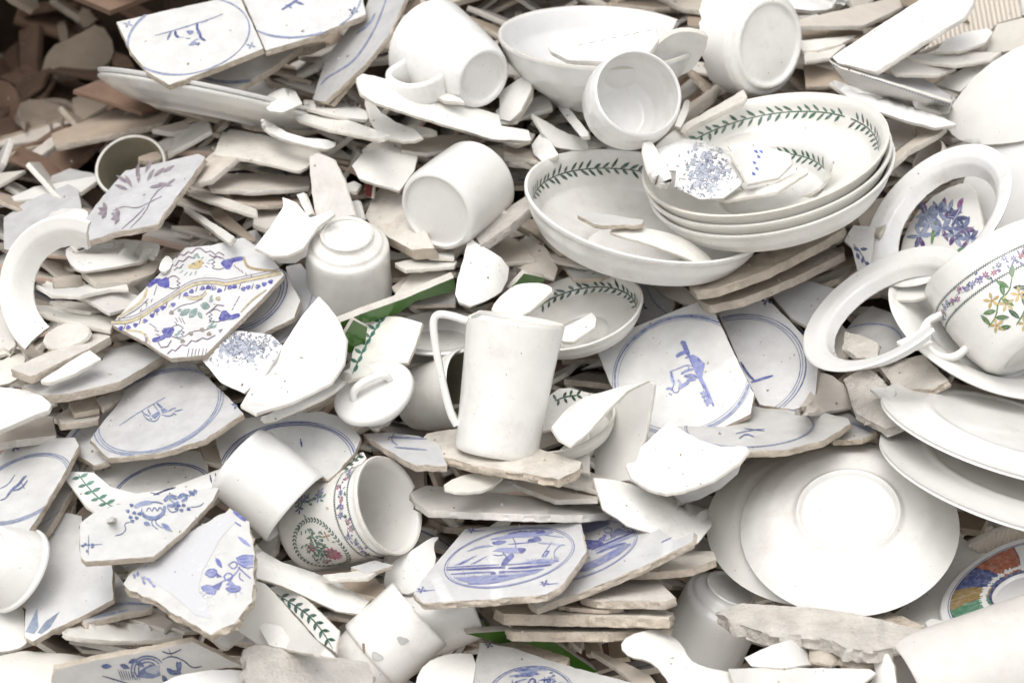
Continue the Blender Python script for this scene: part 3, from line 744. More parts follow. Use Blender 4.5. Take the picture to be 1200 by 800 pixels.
for dx in (66, -62):
    for i in range(16):
        y = -26 + i * 3; pt.leaf(dx + 4 * math.sin(i), y, 60 + 60 * (i % 2), 8, 3, rnd.choice((GREEN2, (0.12, 0.3, 0.16), TEAL)))
    for q in range(5): pt.flower(dx + rnd.uniform(-14, 14), rnd.uniform(-26, 22), 7, rnd.choice(((0.30, 0.30, 0.55), VIOLET, (0.36, 0.30, 0.50))), GOLD, 5)
onwall(root, w, pt, tf, .58, False, 'flower_spray')
tag(root, 'mug', 'cream mug painted with botanical flowers, mouth facing outward', lm='the flower-painted mug')
# white vases, lower middle
w = Ware((491, 719), (42, .06), [(0, -2), (20, -2), (24, -5), (33, -6), (40, -2), (44, 6), (45, 16), (47, 19), (48, 26), (48, 70), (49, 92)], 4, .065, 92)
w = Ware((491, 719), (42, .05), [(0, 4), (26, 4), (30, 0), (37, 2), (42, 10), (43, 25), (43.5, 29), (48, 31), (49, 36), (48, 70), (48.5, 104)], 4, .06, 104)
o = ware('cup', w); tag(o, 'cup', 'smooth white cup with stepped foot lying across the lower middle', lm='the stepped white cup')
pt = Paint(); pt.blob(0, 0, 7, 4.5, 30, (0.62, 0.60, 0.56), 12); pt.blob(1, 0, 4.5, 2.6, 30, (0.74, 0.72, 0.68), 10); pt.blob(-6, -34, 7, 5, 20, (0.66, 0.64, 0.60), 12); pt.blob(-6, -34, 5, 3.2, 20, (0.76, 0.74, 0.70), 10)
for i in range(6): pt.blob(-20 - i * 1.4, -42 + i * 1.2, 2, 1.1, 40, (0.30, 0.17, 0.09), 7)
onwall(o, w, pt, w.t_cam() + 12, .78, False, 'handle_scar')
w = Ware((556, 708), (20, .05), [(0, 4), (22, 4), (26, 0), (36, 2), (40, 12), (42, 50), (40, 96)], 4, .03, 96)
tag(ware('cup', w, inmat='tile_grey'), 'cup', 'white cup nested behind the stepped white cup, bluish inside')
S('cup_shard', Z(300, 600, [(595, 350), (605, 280), (640, 230), (740, 170), (820, 115), (865, 115), (830, 150), (850, 230), (800, 320), (730, 390), (640, 370)]), (120, .7), .045, 5, 'w', (30, 60, 0), 1, .4, label='curved white cup fragment between the flower-painted mug and the scene tile')
w = Ware((483, 640), (60, .4), cup_prof(20, 28, 40), 4, .0, 40)
tag(ware('cup', w, ('cream_glaze', 'break_white')), 'cup', 'small cream cup just showing behind the rim of the flower-painted mug')
# left-edge cups
w = Ware((20, 668), (152, .52), [(0, -3), (26, -3), (30, 0), (36, -1), (38, -6), (40, -10), (49, -38), (50, -43), (53, -44), (53, -48)], -4, .075, -46)
tag(ware('cup', w), 'cup', 'upturned white cup with ridged rim at the left edge', lm='the upturned cup at the left edge')
S('cup_shard', [(-14, 702), (5, 697), (28, 706), (30, 745), (34, 752), (20, 760), (-4, 764), (-16, 760)], (120, .7), .065, 5, 'e', (10, 46, 0), 1, .3, label='cream cup fragment under the upturned cup at the left edge')
# right-hand botanical cup on its plate
w = Ware((1150, 372), (-20, .40), plate_prof(118, 20), 5, .015, 20)
w = Ware((1156, 386), (62, .52), plate_prof(122, 22), 5, .03, 22)
tag(ware('plate', w, ('white_glaze', 'break_white'), nT=110), 'plate', 'white plate under the large flower-painted cup at the right edge')
w = Ware((1160, 303), (121, -.28), [(0, 4), (46, 4), (50, 0), (60, 1), (70, 9), (80, 34), (86, 75), (86, 125)], 5, .09, 125)
root = thing('cup', w); ware('body', w, ('cream_glaze', 'break_white'), parent=root, nT=110, s1=[(0, 1), (180, 1)])
rnd = random.Random(9); tf = w.t_at(1140, 400, 50) 
P0 = w.O + w.A * (60 * w.k); vv = (CAMP - P0); tf = math.degrees(math.atan2(vv.dot(w.Y), vv.dot(w.X)))
botanical(w, root, tf, .74, 20, 3, rnd)
pt = Paint()
pt.line([(30, 8), (20, -4), (4, -6), (-8, -20), (-24, -24)], 1.6, (0.10, 0.22, 0.06)); pt.line([(44, -10), (34, -22), (20, -34), (6, -40)], 1.6, (0.10, 0.22, 0.06))
for x, y, a in ((22, 0, 120), (12, -5, 70), (8, -6, -60), (-4, -14, 160), (-10, -20, -30), (26, -26, 60), (20, -34, -80), (34, -20, 10), (0, -38, 160), (14, -36, 110), (40, -10, 150), (-20, -24, 100), (30, 8, 60)):
    pt.leaf(x, y, a, 17, 6, rnd.choice((GREEN, (0.05, 0.20, 0.05), (0.12, 0.24, 0.08)))); pt.line([(x, y), (x + 12 * math.cos(math.radians(a)), y + 12 * math.sin(math.radians(a)))], .8, (0.25, 0.34, 0.12), 0)
for x, y in ((10, -14), (-14, -28), (28, -12), (16, -44), (-2, -2), (36, -32)): pt.flower(x, y, 9, rnd.choice(((0.66, 0.48, 0.16), (0.7, 0.55, 0.25))), (0.5, 0.3, 0.08), 5)
onwall(root, w, pt, tf - 14, .66, False, 'flower_spray')
strap('handle', w, [(76, 40), (98, 34), (116, 46), (119, 70), (108, 88), (82, 88)], w.t_dir(205, .3), 14, 9, root)
tag(root, 'cup', 'large cream cup painted with yellow flowers and green leaves, at the right edge', lm='the yellow-flowered cup')
# bottom right cylinder
w = Ware((1052, 800), (20, -.22), [(0, 3), (60, 3), (66, 0), (72, 3), (74, 20), (76, 120), (78, 240)], 5, .10, 0)
w = Ware((1066, 822), (200, .25), [(0, 3), (52, 3), (58, 0), (68, 3), (72, 20), (73, 120), (75, 250)], 5, .09, 250)
tag(ware('vase', w, ('shard_white', 'break_white')), 'vase', 'big scuffed white cylinder lying in the bottom right corner', lm='the big white cylinder')
# ================================================================== plates and rings on the right
def upturned(c, ax, R, h, foot, off, label, lm, mat='white_glaze'):
    w = Ware(c, ax, [(0, h - 7), (foot * .84, h - 7), (foot * .885, h - 6), (foot * .92, h - .5), (foot * .98, h - .5), (foot * 1.03, h - 6), (R * .72, h * .66), (R * .9, h * .28), (R, 0)], -4.5, off, 0)
    return tag(ware('bowl', w, (mat, 'break_white'), nT=120, nS=40), 'bowl', label, lm=lm)
upturned((952, 612), (92, .76), 124, 30, 62, .015, 'upturned white bowl peeking out beneath a larger upturned bowl', None)
upturned((995, 617), (92, .80), 127, 33, 62, .05, 'large upturned white bowl with round foot ring on top', 'the large upturned bowl')
def platter(c, ax, R, off, label, lm=None):
    w = Ware(c, ax, [(0, 8), (R * .6, 8), (R * .63, 9.5), (R * .67, 9.5), (R * .70, 7), (R * .8, 4), (R * .95, .5), (R, 0)], -5, off, 0)
    tag(ware('plate', w, nT=120), 'plate', label, 'white plates at the right edge', lm)
platter((1181, 505), (72, .28), 152, .085, 'upper of two overlapping white plates at the right edge', 'the two overlapping plates')
platter((1187, 558), (71, .31), 160, .075, 'lower of two overlapping white plates at the right edge')
S('plate', [(1107, 146), (1112, 128), (1121, 115), (1150, 80), (1200, 50), (1250, 40), (1260, 150), (1200, 166), (1165, 170), (1140, 170), (1118, 162)], (150, .80), .05, 6, 'w', (60, 420, 420), 1, .0, label='large white plate cut by the upper right edge', cat='plate', lm='the large plate in the upper right')
S('plate', [(1124, 228), (1135, 195), (1160, 166), (1200, 146), (1260, 140), (1260, 300), (1200, 288), (1160, 282), (1132, 262)], (155, .82), .035, 6, 'w', (60, 420, 420), 1, .0, label='white plate with faint scratches behind the oval plate rim', cat='plate')
# blue flower plate seen through the ring
o = S('plate', [(1052, 310), (1060, 270), (1085, 235), (1120, 215), (1140, 215), (1150, 250), (1155, 285), (1130, 310), (1080, 322)], (130, .66), .012, 5, 'w', None, 1, .2, label='plate painted with blue lilies seen through the oval plate rim', cat='plate')
pt = Paint(); rnd = random.Random(21)
LIL = ((0.08, 0.10, 0.24), (0.14, 0.18, 0.34), (0.05, 0.06, 0.16), (0.26, 0.31, 0.47), (0.13, 0.07, 0.20), (0.34, 0.39, 0.53))
pt.line([(1092, 286), (1094, 270), (1098, 256)], 4, (0.14, 0.26, 0.08))
for x, y in ((1078, 277), (1090, 262), (1104, 268), (1086, 252), (1120, 255), (1130, 268), (1112, 248), (1100, 248), (1137, 280), (1118, 276)):
    for i in range(6): pt.leaf(x, y, i * 60 + rnd.uniform(-15, 15), rnd.uniform(13, 18), rnd.uniform(4.5, 6.5), rnd.choice(LIL))
    for i in range(6):
        a = math.radians(i * 60 + rnd.uniform(-10, 10)); pt.line([(x, y), (x + 12 * math.cos(a), y + 12 * math.sin(a))], .9, rnd.choice(((0.6, 0.65, 0.78), (0.06, 0.08, 0.2))), 0)
for x, y, a in ((1086, 250, -110), (1105, 245, -80), (1122, 244, -60)): pt.leaf(x, y, a, 14, 6, (0.26, 0.09, 0.26))
pt.leaf(1120, 296, -10, 18, 10, (0.06, 0.20, 0.07))
decorate(o, pt)
# oval rims
ring_prof = lambda R, r: [(r, -20), (r + 3, -21), (R * .80, -7), (R * .86, -3), (R, 0)]
w = Ware((1099, 253), (135, .60), ring_prof(100, 68), 4.5, .065, 0)
tag(ware('rim_fragment', w, nT=120, s0=[(0, 0.05), (90, .12), (180, .02), (270, .1)], jag=.02), 'plate rim', 'whole oval plate rim whose centre is broken out, at the right', lm='the oval plate rim')
w = Ware((1038, 362), (122, .50), ring_prof(107, 78), 4.5, .095, 0)
ta, tb = w.t_at(1131, 312), w.t_at(1088, 384)
if tb > ta: tb -= 360
tag(ware('rim_fragment', w, nT=130, t=(ta, tb + 360), jag=.012, s0=.04), 'plate rim', 'broken horseshoe of white plate rim in front of the oval rim', lm='the horseshoe plate rim')
S('plate_shard', Z(900, 200, [(560, 590), (640, 545), (760, 505), (760, 560), (740, 590), (680, 605), (610, 605)]), (110, .5), .06, 4, 'w', None, 0, .4)
S('plate_shard', Z(900, 200, [(600, 800), (690, 760), (750, 705), (760, 715), (740, 780), (770, 800), (700, 830), (640, 830)]), (110, .5), .105, 4, 'w', (0, -60, 0), 0, .5)
w = Ware((76, 340), (178, .86), ring_prof(86, 52), 5, .07, 0)
tag(ware('rim_fragment', w, nT=120, t=(w.t_at(104, 268), w.t_at(104, 268) + 168), jag=.012, s0=.04), 'plate rim', 'white crescent of broken plate rim standing at the left', lm='the white crescent rim')
# coloured plate
w = Ware((1190, 688), (116, .52), plate_prof(93, 14, .36), 5, .085, 14)
o = ware('plate', w, nT=110)
tag(o, 'plate', 'plate painted in orange, green, ochre and blue fields, lower right', lm='the colourful plate')
pt = Paint(); cols = [(0.43, 0.13, 0.06), (0.09, 0.27, 0.15), (0.36, 0.25, 0.09), (0.07, 0.10, 0.27)]
tl = w.t_at(1112, 712)
for q, (d0, d1) in enumerate(((30, 75), (-2, 30), (-32, -2), (-62, -32), (75, 120), (-100, -62))):
    col = cols[(1, 2, 3, 0)[q] if False else (0, 1, 2, 3, 2, 0)[q]]
    m = 12
    for i in range(m):
        a, b_ = d0 + (d1 - d0) * i / m, d0 + (d1 - d0) * (i + 1) / m
        for f0, f1, sh0, sh1 in ((.42, .65, 0, 6), (.65, .88, 6, 12)):
            pt.fill([(tl + a + sh0, f0), (tl + b_ + sh0, f0), (tl + b_ + sh1, f1), (tl + a + sh1, f1)], col)
    for f0, f1, sh0, sh1 in ((.42, .65, 0, 6), (.65, .88, 6, 12)): pt.fill([(tl + d0 + sh0 - .5, f0), (tl + d0 + sh0 + .5, f0), (tl + d0 + sh1 + .4, f1), (tl + d0 + sh1 - .4, f1)], INK)
for f0, f1, c_ in ((.40, .42, INK), (.875, .885, INK), (.90, .912, BLUE2)):
    for i in range(100): pt.fill([(i * 3.6, f0), (i * 3.6 + 3.6, f0), (i * 3.6 + 3.6, f1), (i * 3.6, f1)], c_)
onware(o, w, pt, 0, True, 'painted_fields')
# big white bowl at the top with shards
w = Ware((702, 44), (88, .30), [(0, 4), (40, 4), (44, 0), (54, 0), (58, 5), (85, 25), (108, 50), (116, 70), (119, 76)], 5, .035, 76)
tag(ware('bowl', w, ('white_glaze', 'break_white'), nT=120, t=(w.t_at(806, 24), w.t_at(806, 24) + 325), jag=.03, broken=True, s0=.02), 'bowl', 'wide white broken bowl along the top holding shards', lm='the wide bowl along the top')
o = S('rim_shard', Z(600, 0, [(168, 215), (335, 155), (390, 155), (450, 135), (650, 97), (672, 120), (685, 190), (640, 250), (500, 290), (260, 280), (180, 240)]), (100, .62), .085, 7, 'e', (15, 0, -140), 0, .8, label='broad cream rim piece with worn dark line in the wide top bowl')
pt = Paint()
for x in (676, 690, 704, 716, 730, 742, 756): pt.line([(x, 54 - (x - 676) * .21), (x + 8, 52 - (x - 676) * .21)], 1.1, (0.2, 0.16, 0.13), 0)
decorate(o, pt)
S('cup_shard', Z(600, 0, [(630, 265), (700, 190), (770, 150), (850, 148), (920, 175), (905, 235), (850, 330), (760, 370), (690, 320)]), (-70, .72), .075, 6, 'w', (30, -90, -200), 1, .3, label='curved white cup side between the wide top bowl and the broken ridged cup')
# the stacked plates at upper left, seen from below
for i in range(2):
    w = Ware((256, 113 + i * 7), (78, -.06), [(0, 3), (62, 3), (65, 0), (70, 0), (73, 3), (98, 6), (126, 14), (142, 22)], 4, -.07 - .003 * i, 22)
    tag(ware('plate', w, ('white_glaze', 'break_white'), nT=120), 'plate', ('upper of two nested plates seen edge-on below the running-animal tile', 'lower of two nested plates seen edge-on below the running-animal tile')[i], 'nested plates', 'the two nested plates' if i else None)
# mug with dark inside at left
w = Ware((153, 195), (118, .82), cup_prof(32, 43, 60), 4, -.055, 60)
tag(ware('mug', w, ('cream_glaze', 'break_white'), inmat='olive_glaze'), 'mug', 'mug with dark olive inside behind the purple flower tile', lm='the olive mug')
S('tile_stub', [(185, 176), (200, 178), (182, 190), (155, 186)], (100, .5), -.06, 6, 't', None, 1, .3)

for c, ax, pr, off, lab in (((52, 6), (80, .35), cup_prof(38, 58, 70), -.50, 'large brown pot far back in the top left corner'), ((108, 17), (75, .55), cup_prof(14, 20, 34), -.42, 'small brown cup far back above the tan trough shard'),
                       ((54, 136), (100, .5), bowl_prof(36, 22, .4, 3), -.30, 'tan bowl rim far back at the left'), ((238, 156), (-100, .6), cup_prof(18, 26, 30), -.12, 'tan pot with a dark hole beneath the nested plates')):
    w = Ware(c, ax, pr, 4, off, pr[-1][1])
    tag(ware('brown_pot', w, ('shard_brown' if off < -.35 else 'shard_tan', 'shard_tan'), nT=60, nS=40), 'pot', lab)

# ================================================================== painted tiles
def rings(o, c, radii, width, col, a0=0, a1=360):
    """hand-drawn rings: the brush wanders and its width changes; a radius may carry its own width and colour"""
    S_ = o_s[o.name][0]; pt = Paint(); P = S_(*c); h = c[0] * .37
    for q in radii:
        r, wd, cl = q if hasattr(q, '__len__') else (q, width, col)
        m = 120; pts = []
        for i in range(m + 1):
            a = math.radians(a0 + (a1 - a0) * i / m); rr = r * (1 + .006 * math.sin(2 * a + h) + .003 * math.sin(5 * a + h * 2 + r))
            pts.append((a, topx(P + (S_.e1 * math.cos(a) + S_.e2 * math.sin(a)) * rr * S_.k)))
        for i in range(m):
            a = pts[i][0]; g = wd * (.8 + .3 * math.sin(a * 1.5 + h + r) + .15 * math.sin(a * 7 + r))
            pt.line([pts[i][1], pts[i + 1][1]], max(.5, g), cl, 0, 0, 99)
    return pt
def zz(ox, oy, sc):
    return lambda *p: [(ox + x / sc, oy + y / sc) for x, y in p]
def tile(name, poly, n, off, th, label, lm=None, mk='T', jag=1.0, rough=.2, group=None, cat='tile'):
    return S(name, poly, n, off, th, mk, None, 0, jag, label=label, lm=lm, cat=cat, rough=rough, group=group)
# running-animal tile
o = tile('painted_tile', [(136, 26), (205, 10), (280, -6), (309, 57), (255, 79), (198, 100), (172, 84), (154, 62)], (102, .60), .045, 8, 'blue-ringed tile with small running animal at the upper left', 'the running-animal tile', jag=.5)
pt = rings(o, (221, 42), (72,), 2.6, BLUE3)
z = zz(180, 10, 12)
pt.line(z((20, 385), (300, 310), (600, 215), (850, 135), (970, 82)), 1.3, BLUE3); pt.line(z((670, 205), (760, 172)), 2.2, BLUE3); pt.line(z((390, 278), (490, 258)), 2.6, BLUE2)
pt.line(z((250, 330), (215, 390), (195, 450)), 2.4, BLUE2); pt.line(z((305, 320), (308, 380), (355, 412)), 3.2, BLUE); pt.line(z((355, 412), (425, 405)), 1.2, BLUE3); pt.blob(222.8, 38.3, 4.2, 2.4, 0, BLUE2); pt.line(z((450, 425), (515, 426)), 2, BLUE2)
pt.line(z((615, 215), (610, 290), (650, 350), (660, 420), (730, 456)), 3.3, BLUE); pt.blob(233.5, 39, 2.6, 2, 30, BLUE2); pt.line(z((495, 522), (570, 455), (640, 430)), 1.4, BLUE3); pt.line(z((575, 480), (615, 512), (650, 488)), 3, BLUE2); pt.fill(z((492, 525), (575, 455), (590, 500), (560, 525)), BLUE3)
pt.sprig(150, 29, 5.5, BLUE3); pt.sprig(294, 54, 5.5, BLUE3)
decorate(o, pt)
o = tile('painted_tile', [(282, -8), (350, -22), (418, -34), (429, 17), (370, 42), (311, 60)], (98, .56), .025, 8, 'pale tile with faint blue ring butted against the running-animal tile', None, jag=.5)
pt = rings(o, (352, 2), (72,), 2.2, BLUE3); pt.sprig(414, 13, 6)
for p in ([(330, 12), (345, 3), (352, -4)], [(335, 6), (342, 10)], [(345, 2), (356, 6)]): pt.line(p, 3, BLUE2)
decorate(o, pt)
o = tile('painted_tile', [(212, 99), (300, 64), (352, 46), (356, 52), (320, 80), (265, 112), (238, 108)], (100, .5), .0, 8, 'chipped tile half hidden beneath the running-animal tile', None)
decorate(o, rings(o, (290, 60), (70,), 3, BLUE3))
for i in range(2):
    o = tile('painted_tile', [(366 + i * 6, 117 + i * 4), (382 + i * 5, 68), (407, 35), (428, 10), (440, -18), (482, -18), (458, 38), (428, 76), (380 + i * 8, 120 + i * 3)], (140, .52), .02 - .012 * i, 6, ('upper of two bluish tiles leaning together beside the strap-handled mug', 'lower of two bluish tiles leaning together beside the strap-handled mug')[i], 'the two leaning tiles' if i == 0 else None, 'G', .6)
    if i == 0:
        pt = Paint(); pt.line([(376, 100), (382, 92), (396, 84), (415, 72), (432, 48), (445, 22), (455, -8)], 2.2, BLUE3, 2); pt.line([(418, 40), (432, 30), (440, 16)], 2.5, BLUE3)
        decorate(o, pt)
# purple flower tile
o = tile('painted_tile', [(80, 282), (100, 256), (120, 230), (147, 200), (190, 190), (232, 180), (241, 184), (221, 212), (184, 262), (165, 267), (150, 270), (135, 272), (105, 282)], (112, .50), .035, 8, 'grey tile with purple flowers and crumbled lower edge', 'the purple flower tile', 'G')
pt = Paint(); PUR = (0.27, 0.215, 0.245)
pt.line(Z(0, 200, [(570, 275), (640, 215), (680, 170)]), 1.2, PUR); pt.line(Z(0, 200, [(530, 190), (580, 165), (640, 180), (700, 150), (760, 120)]), 1.1, PUR, 2); pt.line(Z(0, 200, [(610, 270), (680, 200), (720, 110), (800, 50)]), 1.3, PUR)
for x, y, a in ((600, 90, 200), (620, 80, 240), (650, 60, 270), (690, 50, 300), (720, 30, 320), (700, 80, 350), (760, 10, 330), (640, 30, 280), (600, 60, 215), (680, 10, 300), (740, 60, 10)): pt.leaf(x / 4, 200 + y / 4, a, 17, 4.5, PUR)
for x, y in ((500, 190), (560, 215)):
    for a in (160, 200, 120, 250): pt.leaf(x / 4, 200 + y / 4, a, 11, 5, PUR)
pt.line(Z(0, 200, [(780, 70), (820, 40)]), 3, PUR)
decorate(o, pt)
# colourful maiolica tile
o = tile('painted_tile', [(130, 380), (150, 358), (172, 335), (195, 312), (217, 290), (248, 287), (285, 278), (318, 300), (333, 322), (312, 345), (285, 372), (240, 416), (200, 420), (165, 398)], (108, .66), .045, 7, 'bright tile with blue blots, yellow bands and purple scrollwork', 'the bright maiolica tile', jag=.6)
pt = Paint(); LIN = (0.11, 0.08, 0.13); YEL = (0.62, 0.53, 0.30); COB = (0.075, 0.075, 0.36); z = zz(125, 275, 5.332)
band = ((20, 550), (150, 550), (270, 480), (400, 400), (500, 330), (580, 300), (690, 300), (740, 315), (850, 290), (1000, 260), (1090, 240))
pt.line(z(*band), 3.4, YEL, 2, 0)
for d in (-13, -28, 9): pt.line(z(*[(x, y + d) for x, y in band]), .8, (0.30, 0.24, 0.28), 2, 0)
pt.line(z((65, 520), (180, 450), (235, 400), (252, 335)), 3, YEL, 2); pt.line(z((50, 545), (190, 470), (262, 400)), .9, LIN, 2); pt.line(z((855, 138), (870, 190), (905, 215), (1080, 232)), 3, (0.42, 0.31, 0.14), 2)
pt.line(z((120, 598), (200, 600), (250, 630), (272, 685)), 2.6, YEL, 2); pt.line(z((1000, 345), (920, 400), (870, 450), (838, 485)), 2.2, (0.45, 0.36, 0.2), 2); pt.line(z((240, 620), (250, 650), (245, 680)), 3, (0.28, 0.2, 0.3))
for x, y in ((88, 585), (135, 580), (180, 565), (240, 540), (285, 505), (315, 475), (350, 458), (415, 438), (495, 375), (530, 355), (600, 335), (635, 330), (670, 335), (705, 350), (770, 330), (800, 325), (855, 340), (885, 330), (945, 325), (985, 310), (1025, 295)): pt.blob(125 + x / 5.332, 275 + y / 5.332, 3.1, 2.5, -25, COB)
for x, y in ((110, 578), (205, 545), (293, 495), (370, 445), (455, 385), (560, 340), (650, 330), (740, 335), (830, 325), (910, 325)): pt.line(z((x - 4, y + 16), (x + 8, y - 18)), 1.9, LIN, 0); pt.blob(125 + (x + 22) / 5.332, 275 + (y + 2) / 5.332, 1.3, 1.1, 0, YEL, 6)
for bx, by, tail in ((360, 302, ((345, 288), (300, 290), (258, 325))), (755, 182, ((770, 165), (810, 155), (852, 148))), (738, 510, ((760, 520), (790, 515), (832, 500))), (385, 608, ((370, 630), (335, 650), (285, 662)))):
    pt.blob(125 + bx / 5.332, 275 + by / 5.332, 7.2, 6, -20, COB, 12); pt.line(z(*tail), 5.4, COB, 1, .4)
    s_ = 1 if bx > 600 else -1
    pt.line(z((bx - s_ * 20, by - 28), (bx - s_ * 60, by - 48), (bx - s_ * 95, by - 25)), 1, LIN); pt.line(z((bx - s_ * 95, by - 25), (bx - s_ * 78, by - 10), (bx - s_ * 100, by + 2), (bx - s_ * 80, by + 14), (bx - s_ * 98, by + 26)), 1.5, LIN, 0); pt.line(z((bx - s_ * 95, by + 28), (bx - s_ * 50, by + 38), (bx - s_ * 20, by + 26)), 1, LIN)
for t in (((312, 322), (306, 350)), ((304, 352), (296, 378)), ((286, 402), (276, 422)), ((254, 430), (246, 452)), ((218, 462), (210, 480)), ((796, 192), (812, 212)), ((816, 206), (832, 226)), ((838, 222), (852, 240)), ((868, 240), (876, 258)), ((900, 248), (908, 270)), ((832, 385), (820, 402)), ((820, 405), (808, 424)), ((806, 430), (794, 448)), ((794, 456), (782, 472)), ((268, 555), (290, 570)), ((290, 570), (312, 588)), ((300, 595), (326, 606)), ((308, 622), (330, 630)), ((430, 520), (445, 545)), ((450, 515), (470, 550)), ((470, 520), (490, 560)), ((425, 545), (440, 560))): pt.line(z(*t), 1.8, PLUM, 0)
for row in (((435, 145), (460, 122), (480, 132), (510, 108), (530, 117), (560, 88), (585, 85), (620, 112), (650, 103), (680, 126), (700, 110), (735, 130)), ((388, 218), (412, 188), (430, 197), (452, 163), (480, 168), (512, 138), (540, 148), (570, 118)), ((420, 225), (445, 205), (455, 212), (480, 185)), ((640, 125), (665, 140), (690, 135), (712, 150)), ((380, 745), (410, 718), (430, 727), (470, 688), (500, 694), (530, 662), (560, 668), (600, 645), (630, 655), (680, 628)), ((620, 500), (660, 470), (690, 440), (735, 445)), ((640, 530), (655, 540), (640, 552)), ((660, 560), (640, 575)), ((700, 600), (725, 590), (705, 612)), ((320, 670), (340, 705), (380, 700), (405, 660))): pt.line(z(*row), 1.5, PLUM, 0, .2)
for x in (540, 560, 580, 605, 515, 625): pt.line(z((x, 712), (x - 10, 762)), 1.6, PLUM, 0)
pt.blob(230, 310.6, 9, 4.4, -22, (0.55, 0.43, 0.18), 12); pt.line(z((515, 210), (540, 175), (560, 195), (580, 165), (608, 180)), 1.6, LIN); pt.line(z((545, 150), (560, 120), (580, 148)), 3, TEAL)
for t in (((478, 225), (458, 240)), ((505, 235), (485, 256)), ((532, 235), (518, 258)), ((560, 228), (552, 252)), ((470, 205), (455, 212)), ((615, 195), (632, 205)), ((625, 178), (645, 182)), ((635, 165), (660, 156)), ((590, 150), (606, 142))): pt.line(z(*t), 2, TEAL, 0)
pt.line(z((500, 385), (530, 402), (580, 398), (625, 362)), 4, (0.55, 0.48, 0.32)); pt.line(z((495, 375), (530, 390), (590, 384), (620, 350)), .9, LIN)
for x, y, a_, L_, w_ in ((455, 505, -30, 15, 7), (515, 520, -50, 15, 8), (585, 440, 10, 12, 9), (640, 420, -30, 6, 4), (645, 405, -60, 6, 3), (440, 478, -20, 6, 4), (420, 630, -20, 8, 3), (430, 640, 20, 8, 3), (440, 625, -50, 7, 3), (625, 590, -40, 8, 3), (645, 580, -10, 8, 3), (655, 565, -60, 7, 3), (570, 480, 60, 10, 5)): pt.leaf(125 + x / 5.332, 275 + y / 5.332, a_, L_, w_, (0.24, 0.34, 0.31))
for x, y in ((405, 488), (697, 400), (597, 595), (527, 618), (640, 620), (475, 665)): pt.blob(125 + x / 5.332, 275 + y / 5.332, 2.9, 2.6, 0, (0.30, 0.25, 0.2), 8); pt.blob(125 + x / 5.332, 275 + y / 5.332, 2.1, 1.9, 0, SAND, 8)
pt.line(z((480, 640), (540, 600), (620, 600), (690, 560)), .8, LIN, 2); pt.line(z((410, 480), (470, 440), (540, 430), (600, 400)), .8, LIN, 2)
decorate(o, pt)
# tiles behind it with blue lines
o = tile('painted_tile', [(268, 300), (300, 300), (335, 318), (352, 352), (345, 372), (300, 395), (270, 400)], (118, .7), .02, 7, 'white shard ringed by three blue lines under the bright maiolica tile')
decorate(o, rings(o, (282, 345), (58, 54, 50), 1.3, BLUE2))
o = tile('painted_tile', [(335, 312), (352, 308), (372, 330), (375, 360), (362, 395), (330, 402), (310, 392), (345, 370)], (115, .7), .005, 7, 'grey-white tile edge with one blue ring beside the embossed cup', mk='G')
decorate(o, rings(o, (285, 355), (86,), 2, BLUE3))
o = tile('painted_tile', [(262, 300), (278, 275), (300, 268), (322, 300), (300, 310)], (100, .6), -.01, 7, 'corner of a blue-flecked tile above the bright maiolica tile')
pt = Paint(); pt.sprig(280, 283, 6, BLUE); pt.line([(262, 300), (285, 296), (310, 302)], 2.4, BLUE2); decorate(o, pt)
# ring tile with runner
o = tile('painted_tile', [(105, 515), (122, 492), (140, 470), (152, 447), (217, 415), (252, 450), (286, 484), (240, 515), (190, 530), (127, 537)], (112, .57), .05, 8, 'greyish tile with triple blue ring round a small figure', 'the small-figure ring tile', 'G')
pt = rings(o, (186, 481), (79, 76, 73), 1.5, BLUE3)
z = lambda p: Z(0, 400, p)
z2 = zz(140, 450, 12)
pt.line(z2((0, 580), (310, 375), (645, 185)), 1.1, BLUE3, 1, .2)
for p, wd in ((((315, 375), (345, 420), (430, 452)), 1.5), (((315, 375), (325, 405)), 2.4), (((400, 350), (415, 395), (445, 432)), 1.8), (((470, 280), (495, 305)), 2.6), (((490, 305), (530, 355), (560, 400)), 1.2), (((525, 268), (575, 315), (605, 338)), 2.6), (((690, 382), (740, 350), (795, 336)), 1.6), (((770, 388), (890, 356)), 1.5), (((745, 410), (800, 432)), 2.4), (((330, 430), (400, 510), (480, 530), (540, 500), (570, 440)), 1), (((595, 430), (680, 456), (760, 430)), 1.4), (((365, 475), (425, 512)), 2.2), (((428, 478), (462, 505)), 2.2), (((560, 400), (590, 440)), 1)): pt.line(z2(*p), wd, SLATE)
pt.fill(z2((445, 448), (548, 385), (572, 420), (500, 492), (468, 472)), (0.16, 0.20, 0.34)); pt.fill(z2((578, 348), (640, 343), (692, 378), (650, 402), (600, 412)), (0.20, 0.25, 0.42))
pt.sprig(215, 419, 5.5); pt.sprig(277, 475, 6)
decorate(o, pt)
